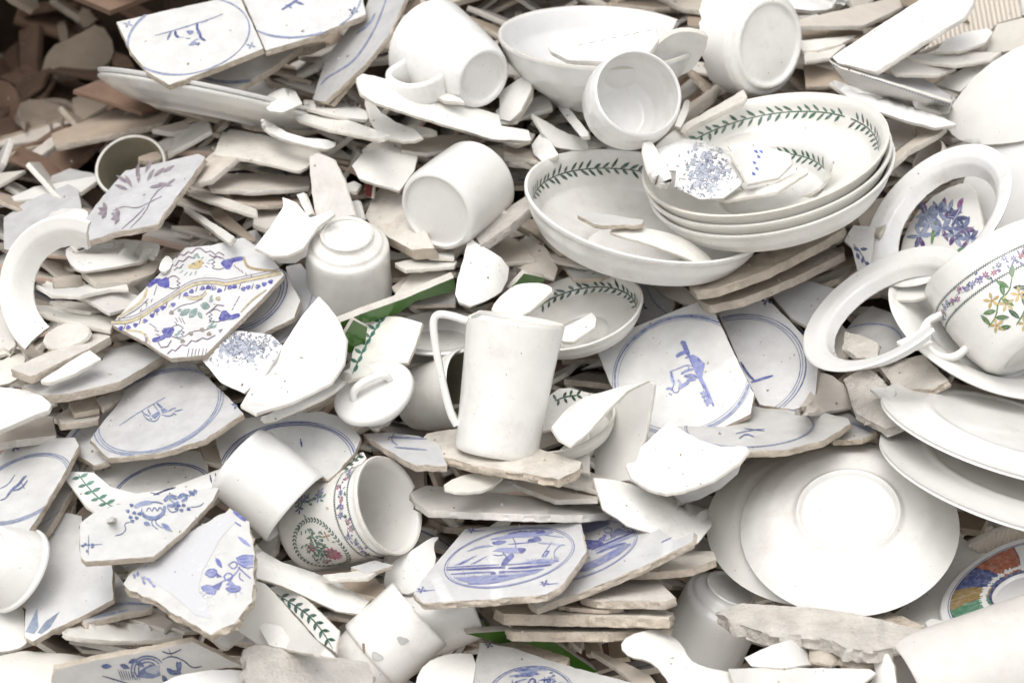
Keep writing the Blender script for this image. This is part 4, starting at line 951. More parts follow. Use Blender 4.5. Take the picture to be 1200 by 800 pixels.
# left edge figure tile
o = tile('painted_tile', [(-20, 565), (-5, 540), (12, 515), (88, 512), (93, 522), (75, 555), (48, 600), (34, 622), (-20, 660)], (118, .55), .055, 8, 'tile with blue ring and reaching figure, cut by the left edge', 'the reaching-figure tile')
pt = rings(o, (25, 572), (62, 59.5, 57), 1.4, BLUE3)
for p, wd in (([(0, 690), (40, 670), (70, 625)], 1), ([(30, 730), (60, 690), (90, 670), (110, 640), (125, 630)], 3), ([(60, 700), (100, 690), (130, 650)], 2), ([(0, 745), (30, 735), (50, 700)], 1.6), ([(100, 660), (115, 690)], 2)): pt.line(z(p), wd, SLATE)
pt.sprig(17, 525, 6); decorate(o, pt)
for i, p in enumerate(([(96, 522), (103, 528), (92, 560), (62, 612), (42, 640), (34, 630), (75, 562)], [(82, 568), (90, 574), (70, 612), (52, 640), (42, 632)])):
    o = tile('painted_tile', p, (120, .55), .03 - .02 * i, 8, ('broken tile strip sliding out from under the reaching-figure tile', 'second blue-lined tile strip lower under the reaching-figure tile')[i], mk='G')
    if i == 0: decorate(o, rings(o, (25, 580), (75,), 2, BLUE3))
o = tile('painted_tile', [(70, 520), (88, 498), (118, 485), (140, 470), (122, 495), (105, 518), (128, 540), (110, 545)], (112, .55), .015, 8, 'ringed tile slipped beneath the small-figure ring tile')
decorate(o, rings(o, (160, 510), (82,), 3, BLUE3))
o = tile('painted_tile', [(111, 546), (120, 540), (165, 531), (205, 525), (235, 529), (244, 545), (242, 578), (160, 596), (130, 582), (113, 560)], (105, .62), .025, 7, 'white tile with double blue arc below the small-figure ring tile')
pt = rings(o, (190, 582), (60, 57), 1.6, BLUE2); pt.sprig(123, 546, 7, INK); decorate(o, pt)
# leaf rim across
o = S('rim_shard', [(71, 554), (85, 552), (110, 553), (130, 570), (160, 578), (195, 573), (262, 547), (267, 562), (205, 590), (160, 604), (125, 608), (100, 592)], (100, .64), .05, 4, 'w', (-15, 0, -110), 0, .4, label='white bent rim piece with green leaves above the blue flower tile', lm='the bent leafy rim')
pt = Paint(); pt.line([(92, 556), (104, 572), (118, 586), (138, 597)], 1.6, (0.09, 0.26, 0.19))
for x, y in ((94, 559), (101, 568), (108, 576), (116, 584), (125, 590), (133, 595)): pt.leaf(x, y, -25, 11, 4.2, (0.10, 0.28, 0.2)); pt.leaf(x, y, 165, 10, 4, (0.08, 0.24, 0.17))
pt.line([(180, 580), (195, 574), (206, 571)], 2, INK); pt.line([(246, 556), (248, 566)], 2, INK); pt.line([(252, 554), (255, 566)], 2, INK); pt.line([(176, 577), (200, 583)], 1.4, SLATE)
decorate(o, pt)
# blue flower tiles lower left
def bouquet(pt, x, y, s, rnd, col=BLUE):
    for i in range(26):
        a = rnd.uniform(0, 360); d = rnd.uniform(2, 16) * s
        pt.leaf(x + d * math.cos(math.radians(a)), y + d * .7 * math.sin(math.radians(a)), rnd.uniform(0, 360), rnd.uniform(5, 11) * s, rnd.uniform(2.5, 5) * s, rnd.choice((col, BLUE2, SLATE)))
    for i in range(7):
        a = math.radians(rnd.uniform(0, 360)); pt.line([(x + 8 * s * math.cos(a), y + 6 * s * math.sin(a)), (x + 18 * s * math.cos(a + .3), y + 13 * s * math.sin(a + .3)), (x + 26 * s * math.cos(a + .1), y + 19 * s * math.sin(a + .1))], 1.2, INK)
    for i in range(6): pt.blob(x + rnd.uniform(-18, 18) * s, y + rnd.uniform(-12, 12) * s, 2.6 * s, 2 * s, 0, INK)
o = tile('painted_tile', [(93, 613), (110, 600), (160, 584), (215, 574), (257, 571), (250, 586), (216, 622), (180, 652), (140, 655), (100, 658), (94, 652)], (98, .64), .135, 8, 'tile with blue flower spray and corner blossom, lower left', 'the blue flower tile')
pt = Paint(); z = zz(90, 565, 4.443); DL = (0.10, 0.14, 0.29)
pt.line(z((335, 150), (355, 182), (410, 190), (452, 162), (458, 122)), 4.6, (0.20, 0.25, 0.42)); pt.line(z((300, 130), (345, 108), (392, 106)), 5.5, (0.30, 0.35, 0.50)); pt.line(z((345, 115), (400, 100), (450, 112)), 2, DL)
for p in (((362, 152), (375, 128), (392, 152)), ((392, 152), (404, 126), (420, 152)), ((420, 152), (432, 126), (446, 146)), ((340, 135), (335, 165), (365, 195), (420, 196), (460, 165))): pt.line(z(*p), 1.4, DL)
for p in (((455, 100), (485, 72), (520, 88)), ((470, 120), (505, 125), (530, 100)), ((480, 85), (510, 112)), ((530, 85), (560, 62), (575, 85), (545, 100))): pt.line(z(*p), 4.2, (0.17, 0.22, 0.38))
for p in (((450, 95), (480, 62), (525, 75)), ((520, 90), (545, 55), (585, 70)), ((585, 75), (610, 45), (625, 60)), ((470, 130), (490, 158), (525, 150)), ((480, 62), (500, 30), (520, 10)), ((495, 50), (522, 48))): pt.line(z(*p), 1.5, DL)
for x, y in ((265, 150), (285, 120), (300, 160), (280, 182), (312, 186), (326, 165), (290, 203), (530, 122), (556, 120), (582, 140), (545, 146), (520, 138), (605, 62), (616, 46), (592, 52)): pt.blob(90 + x / 4.443, 565 + y / 4.443, 2.6, 2.2, 20, DL, 8)
pt.leaf(168, 612, 20, 9, 5.6, (0.20, 0.26, 0.45)); pt.leaf(189, 613, 38, 15, 6, (0.20, 0.26, 0.45)); pt.line(z((440, 215), (470, 228), (498, 258)), 1, DL)
for p in (((395, 188), (388, 220), (422, 245)), ((415, 188), (408, 215), (450, 240)), ((285, 205), (245, 215), (258, 245), (235, 272), (198, 278)), ((590, 130), (640, 126), (662, 106))): pt.line(z(*p), 1.1, DL, 2)
for x, y, a_ in ((40, 335, 200), (52, 318, 150), (75, 318, 40), (72, 340, -20), (55, 348, 100)): pt.leaf(90 + x / 4.443, 565 + y / 4.443, a_, 4.5, 3.2, DL)
pt.line(z((62, 275), (60, 380)), 1, DL, 0); pt.line(z((18, 330), (135, 322)), 1, DL, 0); pt.blob(104, 638.6, 1.6, 1.5, 0, DL, 7)
decorate(o, pt)
o = tile('painted_tile', [(144, 684), (150, 674), (180, 648), (215, 627), (250, 607), (270, 595), (292, 611), (299, 650), (296, 705), (275, 730), (247, 744), (236, 738), (205, 720), (175, 700), (152, 692)], (108, .68), .15, 11, 'large worn tile with broken edges and blue tulips, lower left', 'the worn tulip tile', 'T', 1.8, .5)
pt = Paint(); z = zz(90, 565, 4.443); VB = (0.13, 0.15, 0.42); VL = (0.28, 0.31, 0.55)
pt.fill(z((310, 462), (380, 400), (470, 335), (560, 272), (690, 212), (800, 160), (826, 205), (742, 300), (690, 400), (652, 470), (632, 560), (680, 640), (702, 712), (620, 690), (500, 585), (400, 520)), (0.66, 0.66, 0.665))
rq = random.Random(12)
for i in range(60): pt.blob(90 + rq.gauss(640, 70) / 4.443, 565 + rq.gauss(330, 110) / 4.443, rq.uniform(.6, 3), rq.uniform(.4, 1.1), -30, (0.86, 0.86, 0.85), 7)
for i in range(26): pt.blob(90 + rq.gauss(660, 30) / 4.443, 565 + rq.gauss(640, 40) / 4.443, rq.uniform(.6, 2.4), rq.uniform(.5, 1.4), 60, (0.86, 0.86, 0.85), 7)
for p in (((670, 475), (690, 455), (725, 455), (728, 478), (700, 495)), ((650, 545), (690, 535), (725, 560), (715, 585), (670, 572)), ((778, 548), (815, 538), (855, 545), (840, 568), (795, 570)), ((830, 395), (870, 380), (920, 385), (918, 430), (870, 440), (838, 420))): pt.fill(z(*p), VL)
for p in (((668, 478), (685, 452), (726, 452), (730, 480), (700, 498), (668, 478)), ((648, 545), (690, 532), (728, 560), (716, 586), (668, 574), (648, 545)), ((776, 552), (815, 536), (858, 545), (842, 570), (795, 572), (776, 552)), ((828, 395), (870, 378), (922, 382)), ((838, 422), (880, 448), (920, 440)), ((790, 430), (820, 408), (840, 430), (815, 455), (790, 430)), ((840, 440), (870, 470), (905, 500)), ((850, 470), (845, 500), (870, 515)), ((765, 490), (785, 470), (812, 480), (808, 505), (780, 512), (765, 490)), ((760, 515), (800, 500), (832, 470), (850, 440)), ((672, 560), (700, 552)), ((690, 470), (712, 468)), ((800, 556), (835, 552)), ((846, 400), (890, 398)), ((850, 415), (900, 414))): pt.line(z(*p), 1.5, VB, 1, .2)
pt.fill(z((690, 548), (762, 512), (740, 562)), VB); pt.fill(z((775, 535), (800, 505), (830, 540)), VL); pt.fill(z((728, 470), (758, 492), (728, 496)), VB)
pt.leaf(252.5, 653, 58, 15, 5.5, VB); pt.leaf(278, 628, 38, 21, 4.6, VL); pt.line(z((815, 150), (850, 180), (880, 200)), 4, VB); pt.line(z((820, 205), (855, 228)), 3.4, VB)
for p in (((652, 578), (636, 572)), ((670, 582), (652, 598)), ((690, 588), (682, 602)), ((800, 572), (786, 586)), ((825, 574), (830, 602)), ((848, 570), (862, 580))): pt.line(z(*p), .9, VB, 0)
for x, y in ((300, 488), (318, 478), (345, 500), (360, 490), (350, 522), (385, 520), (400, 538), (372, 505)): pt.blob(90 + x / 4.443, 565 + y / 4.443, 3, 1.7, rq.uniform(0, 90), VL)
pt.line(z((345, 445), (366, 432)), 1.8, VL, 0); pt.line(z((375, 425), (390, 416)), 1.6, VL, 0); pt.line(z((402, 412), (424, 402)), 1.8, VL, 0)
decorate(o, pt)
o = tile('painted_tile', [(29, 746), (30, 705), (52, 655), (62, 610), (75, 600), (96, 604), (100, 655), (131, 657), (133, 702), (100, 720), (62, 737), (38, 752)], (112, .70), .062, 8, 'tall white tile with pale blue leaf tips at its lower corner', 'the blue leaf-tip tile')
pt = Paint()
pt.fill(Z(0, 600, [(120, 560), (175, 450), (180, 540), (160, 570)]), (0.30, 0.36, 0.47)); pt.fill(Z(0, 600, [(175, 565), (215, 510), (280, 465), (235, 540), (195, 570)]), (0.30, 0.36, 0.47)); pt.line(Z(0, 600, [(230, 105), (258, 106)]), 2, (0.3, 0.4, 0.6), 0)
decorate(o, pt)
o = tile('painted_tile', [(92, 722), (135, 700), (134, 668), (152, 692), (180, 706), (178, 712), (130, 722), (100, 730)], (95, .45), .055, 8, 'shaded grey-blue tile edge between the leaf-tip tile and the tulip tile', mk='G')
pt = Paint(); pt.line([(100, 718), (140, 706), (176, 708)], 3, BLUE3); pt.line([(110, 724), (150, 714)], 2, BLUE3); decorate(o, pt)
S('tile_shard', [(150, 724), (182, 716), (203, 728), (193, 737)], (95, .4), .06, 7, 'c', None, 0, .6)
o = tile('painted_tile', [(64, 784), (110, 773), (180, 761), (226, 751), (284, 780), (240, 786), (192, 804), (180, 830), (58, 830)], (-75, .80), .105, 10, 'tile standing on edge with dark blue vase drawing, bottom left', 'the vase tile', 'T', 1.0)
pt = Paint(); z = lambda p: Z(0, 600, p)
for r_ in (9, 13, 16): pt.line([(173 + r_ * 1.2 * math.cos(a), 784 + r_ * math.sin(a)) for a in [math.radians(-30 - i * 15) for i in range(14)]], 2, (0.10, 0.14, 0.30), 0)
for i in range(9): pt.line([(138 + i * 3, 783 + i * .6), (143 + i * 2.6, 796)], 1.3, INK, 0)
for p in ([(480, 765), (600, 800)], [(760, 690), (800, 670), (860, 690), (900, 730), (945, 720)], [(760, 650), (800, 665), (850, 640)], [(790, 640), (805, 670)]): pt.line(z(p), 1.5, INK, 2)
for x, y, a in ((118, 780, 0), (140, 778, 20), (150, 776, -20), (158, 774, 30), (207, 774, 70), (212, 774, 110), (195, 782, 40), (200, 786, 10), (190, 790, 60)): pt.leaf(x, y, a, 13, 6, (0.08, 0.12, 0.28))
pt.blob(175, 787, 14, 8, -10, (0.17, 0.22, 0.40)); pt.blob(180, 784, 9, 5, -10, (0.55, 0.58, 0.66))
decorate(o, pt)
# dog tile and its neighbours
o = tile('painted_tile', [(697, 405), (730, 388), (780, 368), (831, 348), (842, 375), (855, 402), (884, 462), (880, 485), (840, 505), (762, 520), (740, 500), (716, 452)], (105, .84), .03, 8, 'large tile with blue ringed dog standing on a branch', 'the dog tile', jag=.5)
DB = (0.10, 0.12, 0.40); DM = (0.20, 0.23, 0.50); DL2 = (0.36, 0.40, 0.60)
pt = rings(o, (800, 438), ((83, 1.3, BLUE3), (80, 3.0, BLUE3), (80.4, 1.4, BLUE2), (76.5, .9, BLUE3)), 1.7, BLUE2); z = zz(700, 340, 5.715)
pt.fill(z((555, 352), (566, 337), (590, 342), (622, 420), (612, 452), (590, 425)), DM); pt.fill(z((612, 440), (640, 430), (662, 440), (722, 492), (716, 522), (702, 582), (746, 672), (786, 772), (774, 780), (738, 706), (690, 614), (650, 534)), DM)
pt.line(z((570, 350), (610, 430), (650, 520), (690, 600), (740, 700), (780, 776)), 3, DB, 1, .3); pt.line(z((528, 448), (545, 432), (580, 418), (605, 405)), 4.6, DM); pt.line(z((590, 455), (620, 440)), 4, DM); pt.line(z((670, 450), (700, 490), (716, 500)), 3, DB)
pt.line(z((482, 548), (545, 524), (605, 498), (640, 512)), 1.3, DM); pt.line(z((495, 545), (500, 590), (516, 632)), 4.2, DL2); pt.line(z((492, 545), (500, 580), (515, 620)), 1.6, DB)
pt.line(z((560, 562), (600, 536), (642, 530)), 3, DM); pt.line(z((580, 576), (640, 566), (672, 590)), 3.4, DM); pt.line(z((545, 660), (570, 640), (605, 620), (610, 600), (660, 598)), 4.4, DM); pt.line(z((540, 600), (560, 625), (548, 665)), 3.4, DL2)
pt.line(z((515, 632), (500, 660), (512, 688), (545, 682), (548, 650)), 1.2, DB); pt.line(z((460, 662), (490, 655), (500, 672)), 3, DM); pt.line(z((480, 690), (500, 702)), 3.4, DM); pt.blob(789.3, 457.5, .6, .6, 0, DB, 6); pt.line(z((600, 505), (620, 520), (600, 535)), 1, DB); pt.line(z((590, 585), (640, 584)), 1.2, DB)
for x, y in ((700, 692), (716, 684), (728, 706), (710, 715), (742, 730), (724, 742), (748, 750), (736, 766)): pt.blob(700 + x / 5.715, 340 + y / 5.715, 2.4, 1.9, 40, DM)
for x, y, a_ in ((22, 385, 150), (55, 345, -70), (70, 378, 0), (45, 370, 200), (65, 358, -30)): pt.leaf(700 + x / 5.715, 340 + y / 5.715, a_, 5, 3.6, DM)
pt.line(z((55, 345), (40, 415)), .9, DM, 0)
decorate(o, pt)
o = tile('painted_tile', [(842, 368), (868, 355), (892, 345), (906, 356), (930, 380), (946, 398), (959, 430), (955, 472), (930, 480), (890, 474), (868, 430)], (100, .80), .005, 8, 'tile with triple blue ring half covered by the dog tile', 'the half-covered ring tile')
pt = rings(o, (865, 432), ((79, 2.2, BLUE2), (75.6, 1.2, BLUE3), (72.6, 1.3, BLUE2)), 1.6, BLUE2); pt.line([(868, 424), (876, 438), (884, 446)], 3, BLUE); pt.line([(880, 448), (906, 440)], 3, DB); pt.sprig(898, 353, 7, INK); decorate(o, pt)
o = tile('painted_tile', [(912, 365), (935, 380), (955, 405), (962, 440), (955, 470), (944, 475), (950, 430), (930, 385)], (100, .75), -.01, 8, 'sliver of blue-ringed tile at the edge of the half-covered ring tile')
decorate(o, rings(o, (870, 432), (86, 83), 2.4, BLUE2))
o = tile('painted_tile', [(775, 508), (800, 490), (850, 474), (880, 470), (945, 478), (994, 490), (997, 496), (965, 516), (925, 526), (860, 530), (795, 522)], (92, .32), .055, 8, 'flat tile with oval-looking blue ring in front of the dog tile', 'the flat ringed tile', 'T')
pt = rings(o, (878, 499), (76, 74), 1.2, BLUE3); pt.line([(862, 508), (880, 504), (896, 503)], 1.4, BLUE2); pt.line([(866, 514), (874, 508), (884, 512)], 2, SLATE); pt.line([(872, 502), (896, 505)], 1.2, BLUE2); pt.sprig(852, 474, 5); decorate(o, pt)
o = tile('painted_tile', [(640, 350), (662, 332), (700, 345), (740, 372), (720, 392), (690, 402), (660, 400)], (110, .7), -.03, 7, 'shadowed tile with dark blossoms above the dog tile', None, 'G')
pt = Paint(); pt.sprig(752, 362, 7, INK); pt.line([(760, 340), (765, 355), (780, 370)], 2, BLUE3); decorate(o, pt)
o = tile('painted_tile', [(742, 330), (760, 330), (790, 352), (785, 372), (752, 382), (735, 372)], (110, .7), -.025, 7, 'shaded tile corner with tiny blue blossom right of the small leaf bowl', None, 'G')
pt = Paint(); pt.sprig(753, 360, 6, INK); pt.line([(757, 335), (766, 355), (782, 368)], 1.8, BLUE3); decorate(o, pt)
# scene tiles
def landscape(pt, S_, c, R, rnd, sky_=True):
    """blue river scene inside a ring, in the tile's own plane"""
    P = S_(*c)
    def m(x, y): return topx(P + (S_.e1 * x + S_.e2 * y) * S_.k)
    def st(a, wd, col): pt.line([m(x * R, y * R) for x, y in a], wd, col, 1)
    for i in range(11):
        y = -.22 - i * .058; h = math.sqrt(max(0, .86 - y * y)); x0 = -h + rnd.uniform(0, .25); st([(x0, y), (0, y + rnd.uniform(-.02, .02)), (h - rnd.uniform(0, .3), y)], rnd.uniform(1.2, 3.2), rnd.choice((BLUE2, BLUE3, BLUE, BLUE3)))
    st([(-.92, -.02), (-.3, -.04), (.4, -.03), (.9, 0)], 2.6, BLUE); st([(-.9, -.1), (0, -.12), (.9, -.08)], 2.2, BLUE2)
    for i in range(9):
        x = rnd.uniform(-.6, .7); st([(x, 0), (x + rnd.uniform(-.05, .05), rnd.uniform(.12, .4))], rnd.uniform(1, 3), rnd.choice((BLUE, BLUE2)))
    for i in range(12):
        x = rnd.uniform(-.5, .75); st([(x, rnd.uniform(.02, .16)), (x + .12, rnd.uniform(.05, .2)), (x + .22, rnd.uniform(.02, .12))], rnd.uniform(2, 4), rnd.choice((BLUE2, BLUE3)))
    for i in range(11):
        y = rnd.uniform(.5, .86); h = math.sqrt(max(0, .84 - y * y)); x = rnd.uniform(-h, h - .3 if h > .3 else h); st([(x, y), (x + .2, y + .03), (min(h, x + .5), y - .01)], rnd.uniform(1.6, 3.4), rnd.choice((BLUE2, BLUE3)))
    for i in range(26):
        x = rnd.uniform(-.75, .75); y = rnd.uniform(-.2, -.02); st([(x, y), (x + .02, y + .06)], 1.1, BLUE2)
    for i in range(16):
        x, y = rnd.gauss(.42, .12), rnd.gauss(.3, .12); st([(x, y), (x + .05, y + .04), (x + .1, y)], rnd.uniform(1.4, 2.6), rnd.choice((BLUE, BLUE2, BLUE3)))
    st([(-.1, .02), (-.05, .3), (.05, .42), (.12, .3), (.1, .02)], 2, BLUE); st([(-.5, .2), (-.3, .34), (-.1, .4)], 1.6, BLUE2); st([(.35, .05), (.37, .45)], 1.4, BLUE); st([(.2, .3), (.55, .36)], 1.4, BLUE)
o = tile('painted_tile', [(484, 695), (500, 672), (522, 646), (545, 619), (600, 615), (640, 614), (681, 612), (684, 630), (688, 646), (672, 668), (656, 688), (640, 696), (560, 703), (495, 706)], (102, .42), .105, 9, 'tile with blue river landscape in a ring, front centre', 'the river scene tile', jag=.7, rough=.4)
z = zz(480, 600, 5.714); A1, A2, A3, A4 = (0.12, 0.13, 0.38), (0.21, 0.23, 0.50), (0.36, 0.39, 0.62), (0.52, 0.55, 0.70)
pt = rings(o, (597, 652.5), ((77.4, 1.2, A2), (74.6, 1.0, A3)), 1.2, A2)
pt.fill(z((540, 178), (620, 160), (740, 135), (900, 128), (962, 138), (850, 166), (700, 172), (600, 184)), A3); pt.fill(z((300, 440), (500, 424), (700, 418), (892, 384), (850, 408), (700, 446), (600, 470), (450, 484), (340, 462)), A3); pt.fill(z((790, 330), (880, 312), (1000, 320), (960, 345), (700, 350), (650, 362)), A3); pt.fill(z((556, 262), (600, 240), (720, 235), (772, 250), (740, 272), (660, 278), (618, 266)), A3)
for x, y, rx, ry, c_ in ((690, 146, 5, 2.2, A1), (735, 140, 6, 2.6, A2), (775, 140, 5, 2.6, A1), (830, 134, 6, 2.4, A2), (880, 134, 6, 2, A1), (930, 138, 5, 1.8, A2), (605, 203, 7, 2.6, A2), (575, 206, 4, 2, A2), (842, 184, 8, 2.8, A2), (815, 190, 5, 2, A1), (752, 256, 4.5, 3.4, A1), (560, 408, 3.5, 1.8, A1), (430, 436, 5, 1.6, A2), (620, 402, 4, 1.6, A2)): pt.blob(480 + x / 5.714, 600 + y / 5.714, rx, ry, -8, c_, 10)
for p, wd, c_ in ((((385, 262), (470, 234), (560, 226)), 1.6, A3), (((430, 240), (540, 222)), 2.2, A3), (((540, 186), (680, 160)), 1.4, A2), (((660, 215), (780, 205), (860, 195)), 1.4, A2), (((860, 205), (960, 212), (1035, 220)), 2.4, A4), (((880, 150), (1030, 168)), 1.2, A3), (((622, 358), (650, 320), (696, 284)), 6.5, A2), (((615, 362), (640, 322), (684, 286)), 2, A1), (((622, 266), (650, 300), (638, 332)), 1.3, A1), (((690, 172), (715, 215), (705, 240)), 1.2, A2), (((560, 285), (600, 292), (640, 280)), 1.2, A2), (((300, 358), (380, 322), (452, 290)), 1.4, A3), (((330, 352), (402, 316)), 2.6, A2), (((410, 350), (520, 294)), 1.4, A3), (((430, 344), (480, 318)), 2.4, A2), (((352, 348), (420, 300)), 1, A2),
    (((245, 372), (420, 360), (600, 352)), 1.6, A2), (((245, 386), (430, 378), (600, 370), (640, 372)), 2.6, A1), (((660, 376), (800, 368), (950, 352)), 3, A1), (((640, 352), (760, 345), (1000, 328)), 1.6, A2), (((275, 416), (400, 406), (560, 400)), 2.2, A2), (((600, 398), (760, 396), (900, 380)), 2, A2), (((330, 452), (480, 446), (620, 450)), 1.4, A2), (((390, 480), (500, 478), (600, 468)), 2, A2), (((560, 432), (700, 428), (800, 410)), 2.4, A2), (((880, 302), (955, 198)), 1, A2), (((905, 300), (932, 262)), 5, A2), (((890, 306), (905, 262), (940, 260)), 1.2, A1), (((972, 312), (965, 266), (1005, 222), (1042, 220)), 1, A2), (((985, 320), (975, 290)), 1, A2)): pt.line(z(*p), wd, c_, 1, .5)
rq = random.Random(5)
for i in range(46): x = 300 + i * 11.5; y = 442 - i * .7 + rq.uniform(-4, 4); pt.line(z((x, y), (x + rq.uniform(-4, 4), y - rq.uniform(8, 20))), .9, rq.choice((A1, A2)), 0)
for i in range(24): x = 780 + i * 9.5; y = 330 - i * .4; pt.line(z((x, y), (x + rq.uniform(-5, 5), y - rq.uniform(6, 20))), 1, rq.choice((A2, A3)), 0)
for x, y, r_ in ((420, 122, 5), (82, 520, 5.5), (908, 476, 5.5)): pt.sprig(480 + x / 5.714, 600 + y / 5.714, r_, A1); pt.line(z((x - 40, y + 10), (x + 90, y)), .9, A2, 0)
decorate(o, pt)
o = tile('painted_tile', [(640, 640), (660, 612), (700, 607), (758, 606), (774, 620), (790, 632), (806, 627), (814, 622), (812, 634), (750, 665), (690, 690), (628, 712), (616, 704)], (107, .42), .085, 9, 'tile with blue castle landscape tucked under the river scene tile', 'the castle scene tile', jag=.8, rough=.4)
z = zz(660, 600, 7.275)
pt = rings(o, (676.5, 645.4), ((73.8, 1.2, A2), (71.4, 1.0, A3)), 1.2, A2)
pt.fill(z((140, 125), (250, 86), (388, 84), (402, 108), (330, 132), (160, 190)), A3); pt.fill(z((165, 235), (320, 240), (348, 264), (300, 292), (218, 318), (180, 276)), A1); pt.fill(z((105, 515), (150, 456), (300, 392), (480, 292), (572, 264), (580, 278), (480, 362), (330, 446), (200, 502)), A3)
pt.fill(z((430, 162), (500, 148), (552, 168), (600, 152), (604, 166), (440, 206), (398, 218)), A3); pt.fill(z((318, 238), (345, 190), (372, 195), (352, 252)), A2)
for p, wd, c_ in ((((150, 130), (240, 100), (380, 92)), 3, A2), (((160, 170), (240, 140), (330, 122)), 2.2, A2), (((240, 322), (440, 238), (612, 166)), 2.2, A1), (((270, 330), (430, 266), (604, 196)), 2.6, A3), (((280, 352), (440, 286), (540, 262)), 3, A2), (((150, 470), (300, 410), (470, 320)), 3.4, A2), (((120, 506), (260, 460), (400, 392)), 3, A2), (((230, 470), (400, 408)), 1.6, (0.7, 0.71, 0.76)), (((345, 150), (380, 128), (425, 148), (404, 180), (360, 178), (345, 150)), 1.4, A2), (((380, 128), (372, 108)), 1, A2), (((400, 180), (420, 215), (450, 200)), 2.6, A2), (((440, 160), (480, 145), (500, 160)), 3, A2), (((500, 135), (525, 105), (560, 130), (602, 152)), 2.4, A3), (((515, 118), (530, 150)), 1.6, A2), (((545, 118), (552, 160)), 1.6, A2), (((470, 190), (560, 168), (606, 160)), 1.6, A1), (((175, 240), (230, 270), (290, 262)), 2, A2), (((190, 280), (250, 300)), 2.4, A1), (((180, 400), (230, 385)), 1.8, A1), (((330, 222), (300, 236)), 3, A2), (((360, 245), (420, 220)), 2, A2)): pt.line(z(*p), wd, c_, 1, .5)
for i in range(9): pt.line(z((700, 262 - i * 0) if False else (835 + i * 9, 262 - i * 4), (852 + i * 9, 244 - i * 4)), 1.2, A2, 0)
decorate(o, pt)
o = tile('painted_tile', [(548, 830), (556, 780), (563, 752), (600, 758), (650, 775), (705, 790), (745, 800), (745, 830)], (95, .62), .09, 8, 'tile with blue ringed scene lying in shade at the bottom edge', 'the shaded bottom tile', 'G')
S_ = o_s[o.name][0]; pt = rings(o, (622, 812), (50, 47), 1.4, SLATE); landscape(pt, S_, (622, 806), 44, random.Random(13)); pt.sprig(573, 756, 5, INK); decorate(o, pt)
# cream ringed tile behind the plain mug
o = tile('painted_tile', [(250, 501), (270, 493), (300, 488), (340, 484), (378, 482), (405, 490), (423, 513), (416, 530), (394, 555), (384, 562), (330, 520), (300, 518), (262, 548), (254, 522)], (98, .62), .035, 8, 'cream tile with triple blue arc behind the plain lying mug', 'the cream arc tile')
pt = rings(o, (338, 545), (80, 77, 74), 1.5, BLUE2); pt.sprig(258, 504, 5); pt.line([(352, 514), (354, 524)], 2.5, BLUE, 0); decorate(o, pt)
S('tile_shard', [(232, 515), (250, 500), (258, 520), (262, 545), (240, 540)], (105, .5), .015, 7, 'c', None, 0, 1)
o = S('cup_shard', [(236, 421), (247, 394), (262, 386), (290, 388), (318, 392), (332, 405), (312, 438), (286, 461), (258, 448)], (108, .72), .075, 5, 'w', (-40, 0, 80), 0, .7, label='curved cup piece with grey-blue fruit print beneath the maiolica tile', lm='the fruit-print cup piece')
pt = Paint(); rnd = random.Random(31)
transfer_print(pt, 284, 407, 18, 9, rnd)
decorate(o, pt)
# blue pattern tile under the jug
o = tile('tile_fragment', [(425, 508), (450, 506), (492, 511), (515, 520), (524, 545), (486, 545), (455, 528)], (95, .36), .06, 8, 'thin tile wedge with blue pattern pointing out below the jug handle')
pt = Paint(); pt.line([(455, 512), (500, 514)], 2.4, BLUE3); pt.line([(462, 524), (500, 527)], 2, BLUE3); pt.line([(462, 508), (458, 516), (466, 522)], 2.2, BLUE3); decorate(o, pt)
tile('tile_fragment', [(484, 522), (500, 508), (545, 500), (600, 510), (640, 528), (682, 541), (680, 549), (655, 562), (600, 552), (560, 545), (520, 536)], (93, .36), .085, 10, 'rough-edged tile slab on which the tall jug stands', 'the slab under the jug', 'x', 1.2, .5)
# shard with blue flowers next to the stacked tiles, right
o = S('cup_shard', Z(900, 200, [(355, 330), (400, 255), (460, 260), (505, 265), (490, 330), (475, 440), (460, 480), (425, 500), (390, 360)]), (120, .7), .02, 5, 'w', (80, 60, 0), 0, .6, label='upright cup piece with blue blossom left of the oval plate rim')
pt = Paint()
for x, y, a in ((1000, 290, 30), (1004, 296, 70), (1012, 300, 100), (1015, 306, 60), (1008, 292, 0)): pt.leaf(x, y, a, 9, 4, BLUE2)
pt.line([(1000, 286), (1010, 298), (1016, 312)], 1, INK); decorate(o, pt)
o = tile('painted_tile', [(985, 392), (1003, 372), (1022, 358), (1060, 375), (1075, 402), (1040, 420), (1000, 405)], (105, .6), .01, 8, 'dark bluish tile seen through the horseshoe plate rim', None, 'G')
decorate(o, rings(o, (1010, 410), (48,), 2, BLUE3))
o = tile('painted_tile', [(950, 484), (975, 476), (990, 480), (1028, 505), (1010, 514), (975, 516)], (95, .4), .03, 7, 'pinkish grey tile with blue band beside the flat ringed tile', None, 'G')
pt = Paint(); pt.line([(990, 494), (1005, 498), (1020, 506)], 3, BLUE3); pt.sprig(976, 480, 5, SLATE); decorate(o, pt)

